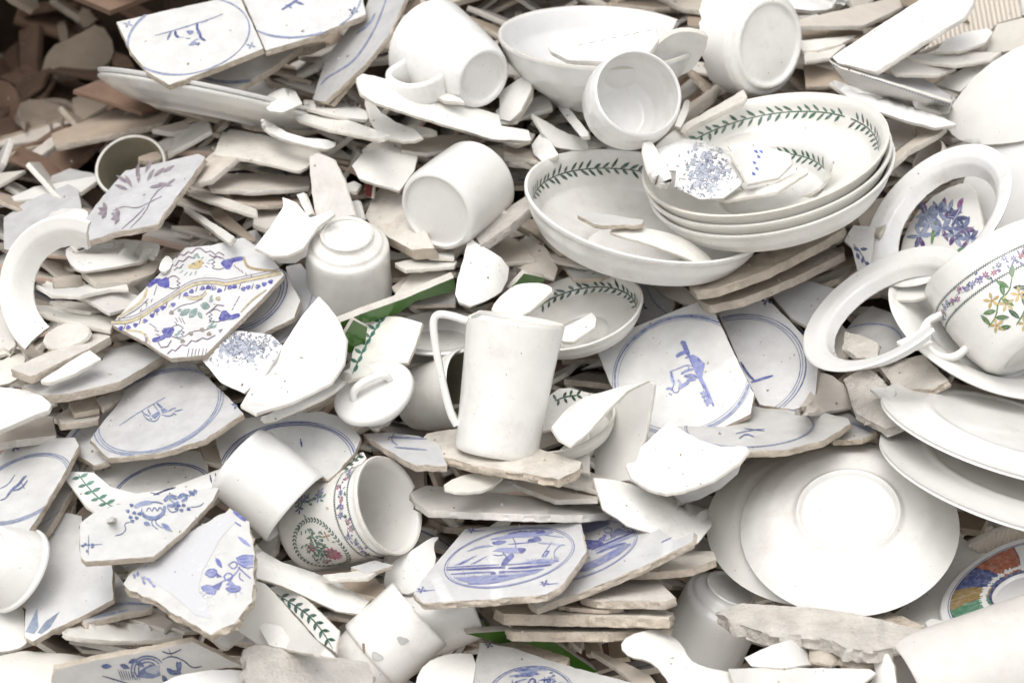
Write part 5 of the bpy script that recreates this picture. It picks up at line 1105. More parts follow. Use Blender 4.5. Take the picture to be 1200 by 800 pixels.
# ================================================================== shards one can pick out
# upper left, far back and brown
for p, n, off, th, mk, b in (
    ([(-20, -12), (112, -12), (104, 18), (62, 25), (20, 14), (-20, 6)], (80, .5), -0.57, 14, 'b', (0, 90, 90)),
    ([(92, 12), (104, 3), (120, 4), (127, 15), (112, 25), (101, 35), (93, 27)], (60, .6), -0.39, 8, 't', (0, 30, 30)),
    ([(45, 96), (56, 56), (88, 42), (118, 25), (136, 55), (128, 76), (100, 86)], (110, .7), -0.36, 8, 't', (30, 110, 0)),
    ([(22, 36), (45, 28), (43, 110), (25, 116)], (150, .7), -0.41, 10, 'b', None),
    ([(20, 122), (40, 114), (85, 128), (82, 140), (42, 152), (25, 146)], (95, .5), -0.30, 6, 't', (0, -60, -60)),
    ([(84, 116), (112, 104), (142, 97), (154, 108), (128, 122), (96, 142), (86, 132)], (100, .45), -0.26, 12, 't', None),
    ([(-12, 92), (18, 98), (20, 130), (12, 158), (-12, 160)], (170, .6), -0.33, 8, 'b', (80, 60, 0)),
    ([(44, 196), (66, 174), (90, 153), (120, 141), (119, 162), (98, 182), (74, 202)], (125, .5), -0.18, 10, 'b', None),
    ([(8, 198), (38, 176), (65, 157), (71, 164), (40, 190), (18, 206)], (120, .5), -0.20, 8, 'c', None),
    ([(-10, 162), (30, 152), (85, 134), (90, 141), (60, 165), (20, 180), (-10, 188)], (105, .45), -0.24, 8, 't', (0, 200, 0)),
    ([(118, -8), (175, -8), (188, 8), (160, 22), (140, 18), (122, 10)], (90, .6), -0.48, 9, 'c', (0, 60, 60)),
    ([(66, 28), (76, 22), (80, 45), (70, 48)], (120, .6), -0.41, 6, 't', None),
    ([(212, 137), (240, 140), (262, 150), (248, 168), (232, 178), (213, 166)], (100, .6), -0.15, 8, 't', (0, 60, 60)),
    ([(141, 140), (150, 126), (158, 112), (175, 122), (160, 132)], (100, .5), -0.18, 6, 's', None),
    ([(142, 150), (152, 141), (172, 138), (190, 142), (195, 150), (182, 158), (155, 158)], (92, .5), -0.17, 5, 'G', None),
    ([(0, 20), (20, 30), (22, 90), (-5, 80)], (140, .6), -0.49, 9, 'b', None),
    ([(135, 60), (150, 66), (158, 78), (140, 82), (130, 74)], (110, .5), -0.30, 8, 'b', None),
    ([(60, 206), (82, 197), (112, 204), (112, 212), (78, 214), (60, 213)], (95, .35), -0.11, 9, 'G', None),
): S('pottery_shard', p, n, off, th, mk, b, 1 if b else 0, .8)
# left edge
for nm, p, n, off, th, mk, b, sm in (
    ('tile_shard', [(4, 292), (4, 255), (30, 236), (80, 215), (92, 222), (96, 244), (60, 256), (32, 275), (14, 294)], (112, .5), -.04, 8, 'G', None, 0),
    ('plate_shard', [(48, 257), (65, 245), (95, 243), (106, 250), (96, 268), (72, 275)], (105, .6), .0, 5, 'w', (0, 60, 60), 1),
    ('bowl_shard', [(74, 294), (86, 286), (135, 279), (185, 284), (189, 291), (181, 304), (140, 312), (98, 319), (85, 314)], (80, .45), .03, 5, 'e', (0, 110, 45), 1),
    ('tile_shard', [(95, 317), (104, 311), (132, 303), (190, 305), (181, 320), (150, 331), (112, 332)], (85, .45), .02, 9, 'c', None, 0),
    ('rim_shard', [(185, 318), (188, 306), (196, 298), (204, 306), (198, 318)], (90, .6), .03, 5, 'e', (0, 14, 0), 1),
    ('plate_shard', [(42, 333), (60, 338), (90, 337), (130, 325), (148, 331), (151, 338), (130, 338), (95, 346), (60, 345)], (92, .32), .03, 5, 'e', None, 0),
    ('tile_shard', [(62, 325), (95, 322), (98, 335), (64, 337)], (90, .3), .0, 9, 'c', None, 0),
    ('plate_shard', [(88, 343), (110, 340), (160, 345), (166, 352), (152, 361), (128, 366)], (88, .5), .03, 5, 's', None, 0),
    ('plate_shard', [(42, 357), (75, 359), (135, 374), (130, 386), (90, 379), (45, 366)], (88, .35), .02, 6, 'e', None, 0),
    ('rim_shard', [(54, 354), (70, 351), (105, 355), (115, 366), (80, 362)], (90, .3), .01, 5, 's', None, 1),
    ('cup_shard', [(50, 394), (68, 381), (90, 375), (107, 385), (100, 398), (75, 408), (58, 408)], (100, .6), .04, 5, 's', (0, -40, 0), 1),
    ('tile_shard', [(12, 432), (45, 417), (80, 402), (118, 388), (130, 394), (104, 409), (36, 441)], (100, .4), .055, 10, 'x', None, 0),
    ('plate_shard', [(47, 446), (60, 437), (84, 422), (105, 410), (119, 420), (88, 437), (57, 448)], (105, .5), .075, 5, 'w', None, 0),
    ('tile_shard', [(25, 452), (55, 446), (118, 424), (127, 410), (160, 402), (192, 416), (165, 433), (140, 447), (80, 461), (50, 463)], (97, .46), .045, 11, 'T', None, 0),
    ('tile_shard', [(80, 472), (112, 463), (117, 479), (86, 484)], (92, .4), .03, 7, 'B', None, 0),
    ('tile_shard', [(112, 467), (150, 452), (152, 462), (120, 478)], (95, .4), .02, 7, 'x', None, 0),
    ('tile_shard', [(66, 486), (80, 478), (120, 480), (116, 491), (70, 497)], (92, .35), .03, 8, 'x', None, 0),
    ('plate_shard', [(-14, 452), (20, 455), (45, 459), (60, 473), (57, 480), (40, 486), (-14, 510)], (105, .55), .075, 7, 'w', None, 0),
    ('tile_shard', [(-10, 500), (30, 490), (62, 488), (66, 510), (20, 515), (-10, 522)], (92, .35), .02, 9, 'c', None, 0),
    ('cup_shard', [(-14, 415), (10, 405), (30, 412), (28, 440), (5, 452), (-14, 450)], (110, .6), .04, 6, 's', (0, 50, 50), 1),
    ('plate_shard', [(-10, 372), (8, 352), (14, 380), (20, 410), (-10, 420)], (140, .7), .02, 5, 's', None, 1),
    ('plate_shard', [(70, 742), (82, 733), (130, 728), (168, 731), (220, 742), (200, 748), (150, 751), (100, 748)], (88, .30), .085, 7, 'e', (0, 0, 60), 1),
    ('plate_shard', [(-10, 770), (27, 762), (85, 766), (110, 771), (66, 780), (58, 815), (-10, 815)], (85, .60), .09, 6, 'e', (0, 0, 120), 0),
    ('plate_shard', [(178, 812), (195, 795), (225, 787), (262, 783), (292, 786), (298, 815)], (95, .7), .125, 5, 'w', (0, 120, 120), 1),
    ('cup_shard', [(240, 742), (275, 728), (292, 705), (300, 715), (300, 735), (275, 755), (262, 760)], (60, .6), .05, 5, 'e', (0, 50, 0), 1),
): S(nm, p, n, off, th, mk, b, sm, .7)
# upper middle
for nm, p, n, off, th, mk, b, sm in (
    ('plate_shard', [(305, 121), (316, 110), (332, 103), (346, 106), (355, 122), (331, 132), (315, 130)], (95, .6), .03, 5, 'w', (0, 45, 45), 0),
    ('plate_shard', [(355, 117), (405, 121), (436, 132), (430, 141), (395, 136), (358, 126)], (88, .35), .0, 5, 'e', (0, 0, 80), 0),
    ('plate_shard', [(342, 130), (384, 137), (396, 136), (457, 158), (442, 163), (385, 151), (350, 140)], (95, .36), .01, 5, 'e', None, 0),
    ('rim_shard', [(304, 139), (312, 141), (345, 160), (396, 165), (392, 173), (380, 176), (335, 164), (310, 152)], (80, .5), .025, 5, 'w', (0, 140, 50), 1),
    ('plate_shard', [(262, 150), (310, 158), (375, 176), (377, 181), (360, 196), (352, 200), (290, 186), (250, 180)], (86, .42), .0, 5, 's', None, 0),
    ('tile_shard', [(217, 205), (250, 178), (280, 172), (283, 182), (247, 211), (226, 216)], (110, .45), .01, 7, 'c', None, 0),
    ('plate_shard', [(222, 222), (228, 220), (262, 231), (301, 245), (301, 253), (262, 241), (225, 228)], (100, .3), .0, 5, 's', None, 0),
    ('plate_shard', [(214, 243), (219, 241), (275, 277), (268, 285)], (110, .35), .0, 6, 'w', None, 0),
    ('tile_shard', [(236, 232), (246, 234), (285, 266), (300, 280), (292, 282), (250, 255)], (110, .35), -.02, 6, 't', None, 0),
    ('tile_shard', [(240, 204), (300, 203), (362, 207), (363, 219), (300, 224), (246, 221)], (90, .28), -.015, 6, 'c', None, 0),
    ('tile_shard', [(262, 222), (315, 224), (362, 228), (360, 238), (300, 240), (275, 236)], (88, .25), -.02, 6, 't', None, 0),
    ('tile_shard', [(300, 248), (332, 246), (340, 258), (312, 268), (296, 262)], (95, .3), -.01, 6, 's', None, 0),
    ('plate_shard', [(362, 183), (372, 179), (390, 186), (402, 210), (415, 252), (392, 258), (370, 254), (365, 225)], (150, .72), .02, 6, 's', None, 0),
    ('cup_shard', [(298, 290), (318, 264), (332, 242), (331, 231), (347, 237), (363, 255), (388, 246), (392, 251), (372, 266), (356, 290), (337, 299), (318, 299)], (108, .74), .055, 4, 'w', (110, -130, -160), 0),
    ('cup_shard', [(312, 298), (337, 299), (356, 289), (362, 286), (360, 300), (346, 309), (326, 309)], (-80, .75), .052, 4, 'e', (10, 40, 60), 0),
    ('plate_shard', [(347, 228), (356, 225), (366, 250), (360, 254)], (150, .6), .015, 6, 'w', None, 0),
    ('plate_shard', [(412, 194), (424, 180), (452, 172), (492, 172), (486, 200), (468, 224), (440, 216), (420, 209)], (98, .6), .02, 5, 'e', (0, 140, 140), 0),
    ('pottery_shard', [(427, 210), (438, 213), (436, 232), (428, 230)], (160, .7), .0, 5, 'r', None, 0),
    ('tile_chunk', [(427, 254), (436, 232), (445, 220), (468, 224), (482, 246), (498, 268), (510, 291), (482, 293), (455, 278), (440, 268)], (112, .6), .01, 16, 'x', None, 0),
    ('plate_shard', [(403, 216), (415, 212), (424, 216), (418, 224), (404, 224)], (95, .4), .0, 5, 'w', None, 0),
    ('plate_shard', [(408, 236), (420, 234), (426, 256), (414, 262)], (150, .6), .01, 5, 'w', None, 0),
    ('plate_shard', [(462, 308), (500, 300), (536, 305), (533, 311), (475, 316)], (92, .3), .02, 5, 'e', None, 0),
    ('plate_shard', [(500, 294), (532, 295), (533, 302), (502, 300)], (90, .3), .02, 5, 'w', None, 0),
    ('plate_shard', [(480, 323), (505, 305), (512, 317), (534, 318), (518, 334), (482, 347), (460, 348)], (100, .5), .015, 5, 's', None, 0),
    ('tile_shard', [(458, 336), (484, 318), (490, 330), (470, 350)], (110, .5), .01, 6, 'c', None, 0),
    ('cup_shard', [(549, 274), (556, 283), (572, 292), (588, 302), (597, 314), (595, 328), (588, 342), (572, 352), (551, 359), (538, 354), (533, 345), (536, 326), (543, 304), (546, 288)], (75, .75), .055, 4, 'w', (-20, 36, 0), 0),
    ('tile_fragment', [(557, 277), (600, 240), (625, 224), (633, 235), (600, 262), (563, 288)], (110, .5), .035, 11, 'm', None, 0),
    ('tile_shard', [(575, 286), (596, 276), (612, 285), (628, 305), (590, 308)], (100, .5), -.01, 6, 'c', None, 0),
    ('pottery_shard', [(604, 262), (632, 254), (660, 270), (682, 292), (655, 292), (634, 277)], (95, .4), -.015, 9, 'B', None, 0),
    ('rim_shard', [(620, 273), (636, 285), (665, 299), (705, 305), (728, 312), (690, 314), (650, 306), (630, 292)], (85, .45), .0, 5, 'c', (0, 150, 60), 0),
    ('cup_shard', [(582, 302), (600, 288), (618, 277), (640, 290), (654, 314), (650, 326), (620, 320)], (110, .6), .0, 5, 'c', (0, 60, 0), 0),
    ('tile_shard', [(656, 307), (680, 307), (724, 316), (705, 326), (672, 327)], (92, .45), .0, 5, 'T', None, 0),
    ('plate_shard', Z(300, 0, [(470, 365), (500, 345), (745, 400), (860, 452), (970, 482), (1140, 540), (1150, 590), (1280, 610), (1290, 660), (1110, 655), (560, 485), (490, 440)]), (72, .6), .05, 6, 'w', (-17, 0, 60), 0),
    ('plate_shard', Z(300, 0, [(750, 405), (830, 365), (870, 420), (960, 460), (980, 480), (880, 470)]), (95, .5), .052, 5, 'w', None, 0),
    ('plate_shard', [(580, 130), (604, 110), (624, 86), (622, 116), (604, 144), (586, 146)], (140, .7), .02, 5, 'w', None, 0),
    ('cup_shard', [(427, 114), (436, 118), (452, 138), (500, 158), (480, 168), (448, 160), (434, 140)], (85, .55), .01, 4, 'w', (0, -60, 0), 1),
    ('rim_shard', [(470, 150), (482, 146), (512, 152), (512, 158), (476, 158)], (90, .5), .015, 5, 'e', (0, 0, 30), 1),
    ('tile_shard', [(424, 175), (440, 164), (465, 168), (450, 184), (428, 188)], (95, .5), -.005, 6, 's', None, 0),
    ('plate_shard', [(470, 160), (548, 158), (556, 170), (500, 180), (470, 176)], (88, .35), -.01, 5, 'c', None, 0),
    ('tile_shard', [(530, 165), (600, 175), (640, 185), (655, 196), (600, 190)], (92, .3), -.01, 7, 'c', None, 0),
    ('plate_shard', Z(600, 0, [(0, 500), (80, 470), (140, 445), (180, 470), (190, 510), (60, 545), (20, 560)]), (95, .5), .0, 5, 'e', None, 0),
    ('plate_shard', Z(600, 0, [(155, 405), (175, 405), (270, 510), (360, 620), (360, 640), (320, 640), (210, 500)]), (130, .4), .015, 5, 'w', None, 0),
    ('bowl_shard', Z(600, 0, [(92, 530), (160, 570), (260, 625), (380, 665), (450, 690), (300, 705), (200, 690), (140, 620)]), (60, .6), .01, 5, 'e', (-25, 0, 40), 0),
    ('cup_shard', Z(600, 0, [(90, 680), (140, 612), (170, 640), (220, 725), (140, 760), (100, 720)]), (120, .6), .02, 6, 'w', (30, 30, 0), 0),
    ('plate_shard', Z(600, 0, [(-60, 430), (60, 350), (95, 350), (90, 420), (40, 520), (-10, 570), (-60, 560)]), (140, .7), .03, 5, 'w', (30, 120, 0), 0),
    ('plate_shard', Z(600, 0, [(-40, 590), (30, 600), (110, 630), (90, 660), (20, 680), (-40, 660)]), (90, .4), .0, 5, 's', None, 0),
    ('tile_shard', Z(600, 0, [(-40, 680), (60, 690), (130, 720), (130, 760), (40, 740), (-40, 735)]), (90, .35), .0, 6, 'c', None, 0),
    ('tile_fragment', Z(600, 0, [(780, 610), (880, 540), (1085, 420), (1100, 450), (1080, 475), (850, 590), (800, 625)]), (115, .55), .045, 7, 's', None, 0),
    ('cup_shard', Z(600, 0, [(760, 590), (800, 500), (815, 465), (835, 470), (830, 520), (790, 600)]), (60, .6), .03, 5, 'e', (20, 30, 0), 0),
): S(nm, p, n, off, th, mk, b, sm, .7)
# top edge and upper right
for nm, p, n, off, th, mk, b, sm in (
    ('tile_shard', [(600, 36), (622, 14), (660, -8), (790, -8), (802, 10), (720, 16), (655, 24)], (95, .5), -.15, 7, 't', None, 0),
    ('tile_shard', [(530, -6), (640, -8), (625, 12), (560, 14), (545, 8)], (92, .4), -.16, 8, 't', None, 0),
    ('tile_shard', [(560, 30), (600, 10), (640, 2), (652, 10), (600, 42), (580, 44)], (110, .45), -.12, 7, 't', None, 0),
    ('plate_shard', [(770, -4), (820, -8), (860, 6), (840, 16), (800, 10)], (92, .4), -.07, 6, 'c', None, 0),
    ('tile_shard', [(805, 12), (848, 22), (838, 34), (806, 28)], (90, .35), -.06, 7, 't', None, 0),
    ('bowl_shard', [(870, -10), (1000, -12), (990, 6), (960, 14), (925, 10), (895, 4)], (70, .5), -.02, 6, 'w', (0, 200, 60), 1),
    ('plate_shard', [(912, 10), (955, 14), (960, 18), (940, 20), (915, 16)], (90, .4), -.03, 5, 'e', None, 0),
    ('plate_shard', [(927, 24), (985, 12), (1050, -4), (1078, -6), (1050, 12), (1012, 30), (930, 31)], (80, .4), -.02, 6, 'c', None, 0),
    ('tile_shard', [(928, 33), (1012, 36), (1012, 46), (945, 47)], (88, .35), -.03, 6, 't', None, 0),
    ('plate_shard', [(935, 48), (1006, 41), (985, 52), (960, 58), (940, 60)], (85, .4), .0, 5, 'e', None, 0),
    ('plate_shard', [(942, 62), (966, 54), (992, 52), (972, 68), (944, 72)], (80, .45), .005, 5, 's', None, 0),
    ('tray_shard', [(975, 67), (985, 60), (1030, 30), (1078, 0), (1096, -12), (1144, -12), (1140, 4), (1130, 20), (1080, 50), (1026, 84), (982, 74)], (118, .72), .045, 6, 'e', (33, 0, -115), 0),
    ('plate_shard', [(1095, 61), (1108, 46), (1130, 38), (1158, 33), (1164, 38), (1155, 50), (1125, 60)], (80, .6), .02, 5, 'e', None, 0),
    ('plate_shard', [(1054, 66), (1100, 61), (1174, 61), (1162, 70), (1120, 76), (1072, 70)], (88, .3), .02, 5, 'e', None, 0),
    ('plate_shard', [(1038, 75), (1050, 68), (1090, 69), (1122, 80), (1100, 88), (1050, 87)], (80, .5), .025, 5, 's', None, 0),
    ('ribbed_tile', [(1076, 62), (1110, 34), (1138, 6), (1150, -10), (1194, -10), (1196, 20), (1168, 28), (1155, 42), (1110, 48)], (120, .7), -.02, 7, 'i', None, 0),
    ('tile_shard', [(1156, 62), (1162, 42), (1168, 28), (1210, 18), (1210, 50), (1186, 60)], (130, .7), .01, 6, 's', None, 0),
    ('plate_shard', [(1150, -12), (1200, -12), (1215, 20), (1195, 18)], (120, .6), -.03, 6, 'e', None, 0),
    ('plate_shard', [(1004, 84), (1050, 88), (1082, 91), (1102, 104), (1121, 116), (1112, 123), (1060, 108)], (70, .5), .012, 5, 'G', None, 0),
    ('cup_shard', [(1096, 100), (1110, 90), (1142, 74), (1160, 72), (1150, 84), (1125, 108)], (120, .6), .01, 6, 'w', (40, 40, 0), 0),
    ('rim_shard', [(971, 71), (985, 80), (1040, 97), (1115, 121), (1116, 128), (1109, 137), (1060, 123), (1012, 107), (990, 96)], (-95, .55), .045, 4, 's', (-18, 0, 50), 0),
    ('rim_shard', [(972, 97), (978, 94), (1040, 115), (1105, 138), (1122, 146), (1096, 150), (1060, 141), (1000, 121), (990, 110)], (72, .5), .04, 5, 'w', (-20, 0, 50), 0),
    ('tile_shard', [(1018, 204), (1050, 178), (1085, 151), (1110, 148), (1100, 157), (1062, 178), (1030, 208)], (112, .45), .03, 7, 'c', None, 0),
    ('tile_shard', [(1030, 140), (1070, 138), (1072, 160), (1048, 175), (1034, 165)], (100, .5), -.01, 6, 'c', None, 0),
    ('tile_shard', [(942, 76), (980, 78), (1010, 84), (1012, 96), (975, 100), (944, 102)], (85, .45), -.01, 6, 't', None, 0),
): S(nm, p, n, off, th, mk, b, sm, .6)
o = [x for x, _, _ in THINGS if x.name.startswith('rim_shard')][-2]
pt = Paint()
for i in range(42): pt.blob(977 + i * 3.3, 76.5 + i * 1.13, 1.1, .9, 0, BLUE2, 6)
decorate(o, pt, 'blue_dot_border')
w = Ware((1088, 184), (140, .5), cup_prof(16, 24, 36), 4, .0, 36)
tag(ware('cup', w, ('shard_cream', 'break_white')), 'cup', 'small tan cup half hidden behind the oval plate rim')
# between the bowls and the right-hand tiles
for nm, p, n, off, th, mk, b, sm in (
    ('tile_fragment', [(805, 331), (850, 313), (900, 292), (965, 264), (991, 261), (988, 269), (955, 288), (900, 316), (842, 337), (815, 341)], (100, .30), .035, 11, 'B', None, 0),
    ('tile_fragment', [(815, 350), (850, 338), (900, 320), (960, 296), (988, 288), (990, 296), (930, 326), (870, 350), (832, 358)], (100, .30), .015, 10, 'B', None, 0),
    ('tile_fragment', [(750, 326), (768, 322), (800, 336), (820, 350), (808, 358), (780, 345)], (120, .5), -.005, 6, 'c', None, 0),
    ('plate_shard', [(904, 346), (938, 326), (985, 340), (990, 362), (952, 386), (926, 372)], (105, .6), .0, 5, 'T', None, 0),
    ('plate_shard', [(1000, 242), (1015, 236), (1052, 228), (1048, 250), (1030, 275), (1010, 270)], (110, .5), -.01, 6, 'c', None, 0),
    ('tile_chunk', [(988, 444), (1002, 436), (1016, 430), (1030, 440), (1045, 458), (1064, 492), (1038, 503), (1002, 484)], (115, .55), .055, 12, 'm', None, 0),
    ('tile_chunk', [(1030, 430), (1060, 420), (1082, 415), (1112, 446), (1092, 456), (1050, 457)], (110, .5), .045, 9, 'x', None, 0),
    ('plate_shard', [(1019, 455), (1032, 453), (1050, 456), (1048, 462), (1040, 471)], (100, .5), .08, 5, 'e', None, 0),
    ('cup_shard', [(934, 482), (950, 458), (962, 436), (976, 440), (996, 455), (1000, 476), (962, 484)], (70, .7), .02, 5, 'c', (50, -60, 0), 0),
    ('plate_shard', [(958, 384), (985, 378), (1000, 395), (990, 420), (965, 420)], (120, .6), .0, 6, 's', None, 0),
    ('tile_chunk', [(990, 388), (1008, 392), (1030, 402), (1028, 420), (1004, 418), (988, 408)], (105, .55), .05, 9, 'm', None, 0),
    ('bowl_shard', Z(600, 400, [(735, 375), (790, 410), (880, 460), (980, 490), (1095, 490), (1112, 508), (1060, 570), (940, 650), (800, 700), (720, 712), (640, 690), (560, 640), (533, 580), (545, 568), (580, 565), (600, 500), (660, 440)]), (100, .74), .095, 4, 'w', (20, -150, -120), 0),
    ('bowl_shard', Z(600, 400, [(740, 712), (840, 690), (950, 650), (1040, 590), (1080, 560), (1060, 620), (980, 690), (880, 740), (800, 760)]), (-80, .7), .08, 4, 'G', (10, 120, 90), 0),
    ('cup_shard', [(695, 559), (720, 562), (748, 568), (772, 576), (835, 600), (834, 615), (818, 636), (786, 632), (735, 616), (706, 596)], (60, .68), .075, 5, 'w', (-25, 0, 60), 0),
    ('plate_shard', [(697, 556), (696, 520), (716, 490), (722, 470), (742, 453), (757, 446), (766, 450), (760, 490), (753, 522), (740, 562), (715, 566)], (165, .62), .06, 5, 'e', (80, -220, 0), 0),
    ('rim_shard', [(646, 500), (665, 478), (685, 465), (725, 453), (760, 446), (734, 459), (712, 480), (687, 508), (670, 522), (655, 514)], (118, .6), .1, 4, 'w', (40, -70, 0), 0),
    ('rim_shard', [(676, 536), (690, 528), (690, 555), (678, 552)], (120, .6), .06, 5, 'e', None, 0),
    ('tile_fragment', [(480, 577), (500, 568), (560, 574), (640, 583), (702, 592), (717, 600), (690, 603), (600, 602), (500, 598), (486, 588)], (90, .34), .055, 9, 's', None, 0),
    ('plate_shard', [(515, 571), (535, 558), (562, 553), (596, 554), (572, 574), (540, 577)], (85, .42), .09, 4, 'e', None, 1),
    ('plate_shard', [(600, 566), (640, 560), (700, 572), (700, 584), (650, 585)], (92, .3), .05, 6, 'c', None, 0),
    ('plate_shard', [(640, 560), (690, 552), (720, 562), (700, 575)], (92, .3), .055, 5, 's', None, 0),
    ('tile_fragment', [(676, 686), (700, 672), (770, 678), (792, 700), (780, 704), (700, 703), (680, 698)], (92, .26), .09, 10, 'x', None, 0),
    ('tile_fragment', [(578, 712), (620, 698), (760, 706), (790, 718), (785, 723), (690, 721), (590, 719)], (90, .16), .08, 13, 'x', None, 0),
    ('tile_fragment', [(592, 736), (640, 726), (780, 730), (788, 737), (700, 741), (600, 740)], (90, .14), .075, 11, 'x', None, 0),
    ('tile_fragment', [(640, 702), (660, 695), (730, 704), (732, 712), (700, 714), (655, 710)], (90, .2), .082, 5, 'B', None, 0),
    ('tile_fragment', [(728, 670), (760, 655), (800, 646), (836, 645), (840, 655), (812, 666), (770, 670)], (92, .28), .07, 9, 'x', None, 0),
    ('plate_shard', [(692, 762), (701, 762), (760, 788), (780, 815), (758, 815), (720, 780)], (105, .45), .08, 7, 'c', None, 0),
    ('tile_shard', [(560, 752), (600, 748), (668, 770), (664, 780), (600, 765)], (92, .3), .05, 9, 'B', None, 0),
    ('tile_shard', [(670, 752), (676, 744), (684, 748), (680, 760)], (100, .5), .02, 8, 'c', None, 0),
    ('tile_shard', [(684, 750), (700, 745), (705, 768), (686, 766)], (130, .6), .01, 8, 't', None, 0),
    ('tile_shard', [(712, 748), (728, 745), (735, 770), (714, 772)], (130, .6), .0, 8, 't', None, 0),
    ('boat_shard', [(726, 757), (735, 744), (767, 735), (784, 742), (800, 755), (808, 772), (822, 780), (850, 786), (888, 793), (888, 815), (792, 815), (776, 786), (758, 772), (738, 770)], (75, .72), .12, 5, 'w', (-40, 0, 55), 1),
    ('rough_chunk', [(840, 716), (870, 706), (900, 708), (960, 712), (1000, 718), (1045, 728), (1094, 742), (1046, 758), (1030, 762), (992, 760), (975, 750), (940, 744), (900, 742), (860, 730)], (88, .5), .10, 17, 'm', None, 0),
    ('tile_chunk', [(945, 752), (962, 748), (985, 756), (990, 770), (975, 780), (950, 774)], (80, .7), .105, 14, 'B', (0, 30, 30), 0),
    ('tile_chunk', [(980, 758), (1010, 752), (1030, 762), (1028, 778), (1000, 784), (980, 776)], (80, .7), .11, 14, 'B', (0, 30, 30), 0),
    ('cup_shard', [(872, 770), (905, 755), (940, 744), (946, 762), (957, 778), (920, 782), (880, 780)], (70, .7), .12, 4, 'e', (20, 45, 0), 0),
    ('plate_shard', [(853, 783), (900, 781), (1020, 783), (1027, 788), (1012, 800), (960, 806), (862, 803)], (80, .5), .13, 6, 'e', None, 0),
    ('cup_shard', [(1022, 770), (1040, 765), (1048, 780), (1052, 815), (1010, 815), (1026, 790)], (170, .7), .12, 5, 'w', (0, 40, 0), 0),
    ('pottery_shard', [(880, 650), (880, 620), (900, 640), (910, 700), (884, 706)], (150, .6), .0, 6, 'c', None, 0),
    ('plate_shard', [(1040, 724), (1085, 690), (1110, 665), (1120, 625), (1142, 638), (1160, 652), (1150, 672), (1112, 702), (1110, 732), (1080, 738)], (100, .7), .02, 6, 'e', None, 0),
    ('ribbed_tile', [(1134, 640), (1165, 625), (1210, 610), (1220, 640), (1162, 656)], (-70, .7), .03, 9, 'i', None, 0),
    ('tile_chunk', [(1018, 730), (1034, 714), (1060, 722), (1082, 732), (1078, 740), (1040, 738)], (92, .4), .08, 8, 'B', None, 0),
    ('plate_shard', [(1084, 728), (1092, 724), (1120, 730), (1116, 738), (1088, 740)], (92, .4), .085, 5, 'w', None, 0),
    ('pottery_shard', [(1118, 600), (1140, 598), (1158, 606), (1150, 622), (1125, 618)], (92, .4), -.02, 8, 't', None, 0),
    ('plate_shard', [(1090, 736), (1128, 732), (1125, 742), (1095, 746)], (92, .4), .08, 5, 'c', None, 0),
): S(nm, p, n, off, th, mk, b, sm, 1.0 if nm in ('rough_chunk', 'tile_chunk') else .7, rough=.5 if nm in ('rough_chunk', 'tile_chunk') else .3 if nm == 'tile_fragment' else .12)
w = Ware((1186, 604), (120, .6), [(14, 0), (24, 0), (26, 6), (24, 14)], 6, .02, 8)
tag(ware('broken_cup', w, ('shard_cream', 'break_white'), s0=.02), 'cup rim', 'shadowed ring-shaped cup rim below the lower overlapping plate')
# the broken white bowl left of the lid
S('bowl_shard', [(373, 347), (384, 358), (396, 374), (406, 398), (403, 425), (388, 448), (345, 470), (300, 484), (282, 474), (297, 448), (332, 404), (355, 368)], (112, .76), .075, 4, 'w', (60, -125, -150), 0, .5, label='large concave white bowl fragment with pointed top beside the handled lid', lm='the pointed bowl fragment')
S('rim_shard', [(303, 488), (318, 484), (326, 476), (345, 466), (380, 455), (400, 437), (412, 430), (410, 440), (388, 462), (350, 480), (312, 496)], (95, .6), .09, 5, 'w', (20, 0, 50), 1, .3, label='curved rim sliver along the lower edge of the pointed bowl fragment')
# lower left of the middle
for nm, p, n, off, th, mk, b, sm in (
    ('tray_shard', [(300, 637), (307, 645), (330, 658), (382, 675), (437, 700), (420, 719), (395, 716), (330, 686), (298, 676)], (68, .65), .075, 5, 'w', (-22, 0, 40), 0),
    ('plate_shard', [(276, 722), (285, 692), (300, 680), (310, 683), (330, 704), (365, 744), (394, 770), (352, 764), (300, 753), (280, 740)], (140, .72), .10, 5, 'w', (-40, -150, 0), 0),
    ('plate_shard', [(303, 734), (310, 729), (330, 733), (349, 763), (315, 756)], (120, .7), .115, 5, 'w', None, 0),
    ('rough_chunk', [(288, 758), (300, 754), (350, 762), (400, 770), (431, 775), (438, 790), (436, 818), (288, 818)], (78, .62), .125, 20, 'm', None, 0),
    ('plate_shard', [(377, 673), (420, 668), (453, 662), (432, 676), (385, 678)], (92, .3), .07, 5, 'e', None, 0),
    ('tile_shard', [(390, 676), (440, 676), (452, 690), (440, 700), (400, 690)], (92, .4), .04, 6, 't', None, 0),
    ('plate_shard', [(410, 664), (440, 656), (462, 662), (430, 672)], (92, .4), .06, 5, 'T', None, 0),
    ('plate', [(484, 815), (490, 785), (508, 770), (535, 764), (560, 766), (552, 815)], (95, .6), .085, 5, 'w', (0, 160, 160), 1),
    ('plate_shard', [(560, 716), (600, 706), (602, 722), (580, 734)], (95, .4), .02, 6, 'c', None, 0),
    ('tile_shard', [(572, 702), (590, 700), (602, 720), (596, 732), (578, 716)], (130, .5), .05, 6, 'c', None, 0),
): S(nm, p, n, off, th, mk, b, sm, 1.0 if nm == 'rough_chunk' else .6, rough=.5 if nm == 'rough_chunk' else .12, cat='plate' if nm == 'plate' else 'shard')
o = S('rim_shard', [(316, 688), (326, 685), (338, 687), (365, 707), (396, 738), (393, 764), (372, 750), (352, 726)], (140, .66), .085, 5, 'w', (-42, 0, -70), 0, .4, label='white rim piece with dark green leaves below the flower-painted mug')
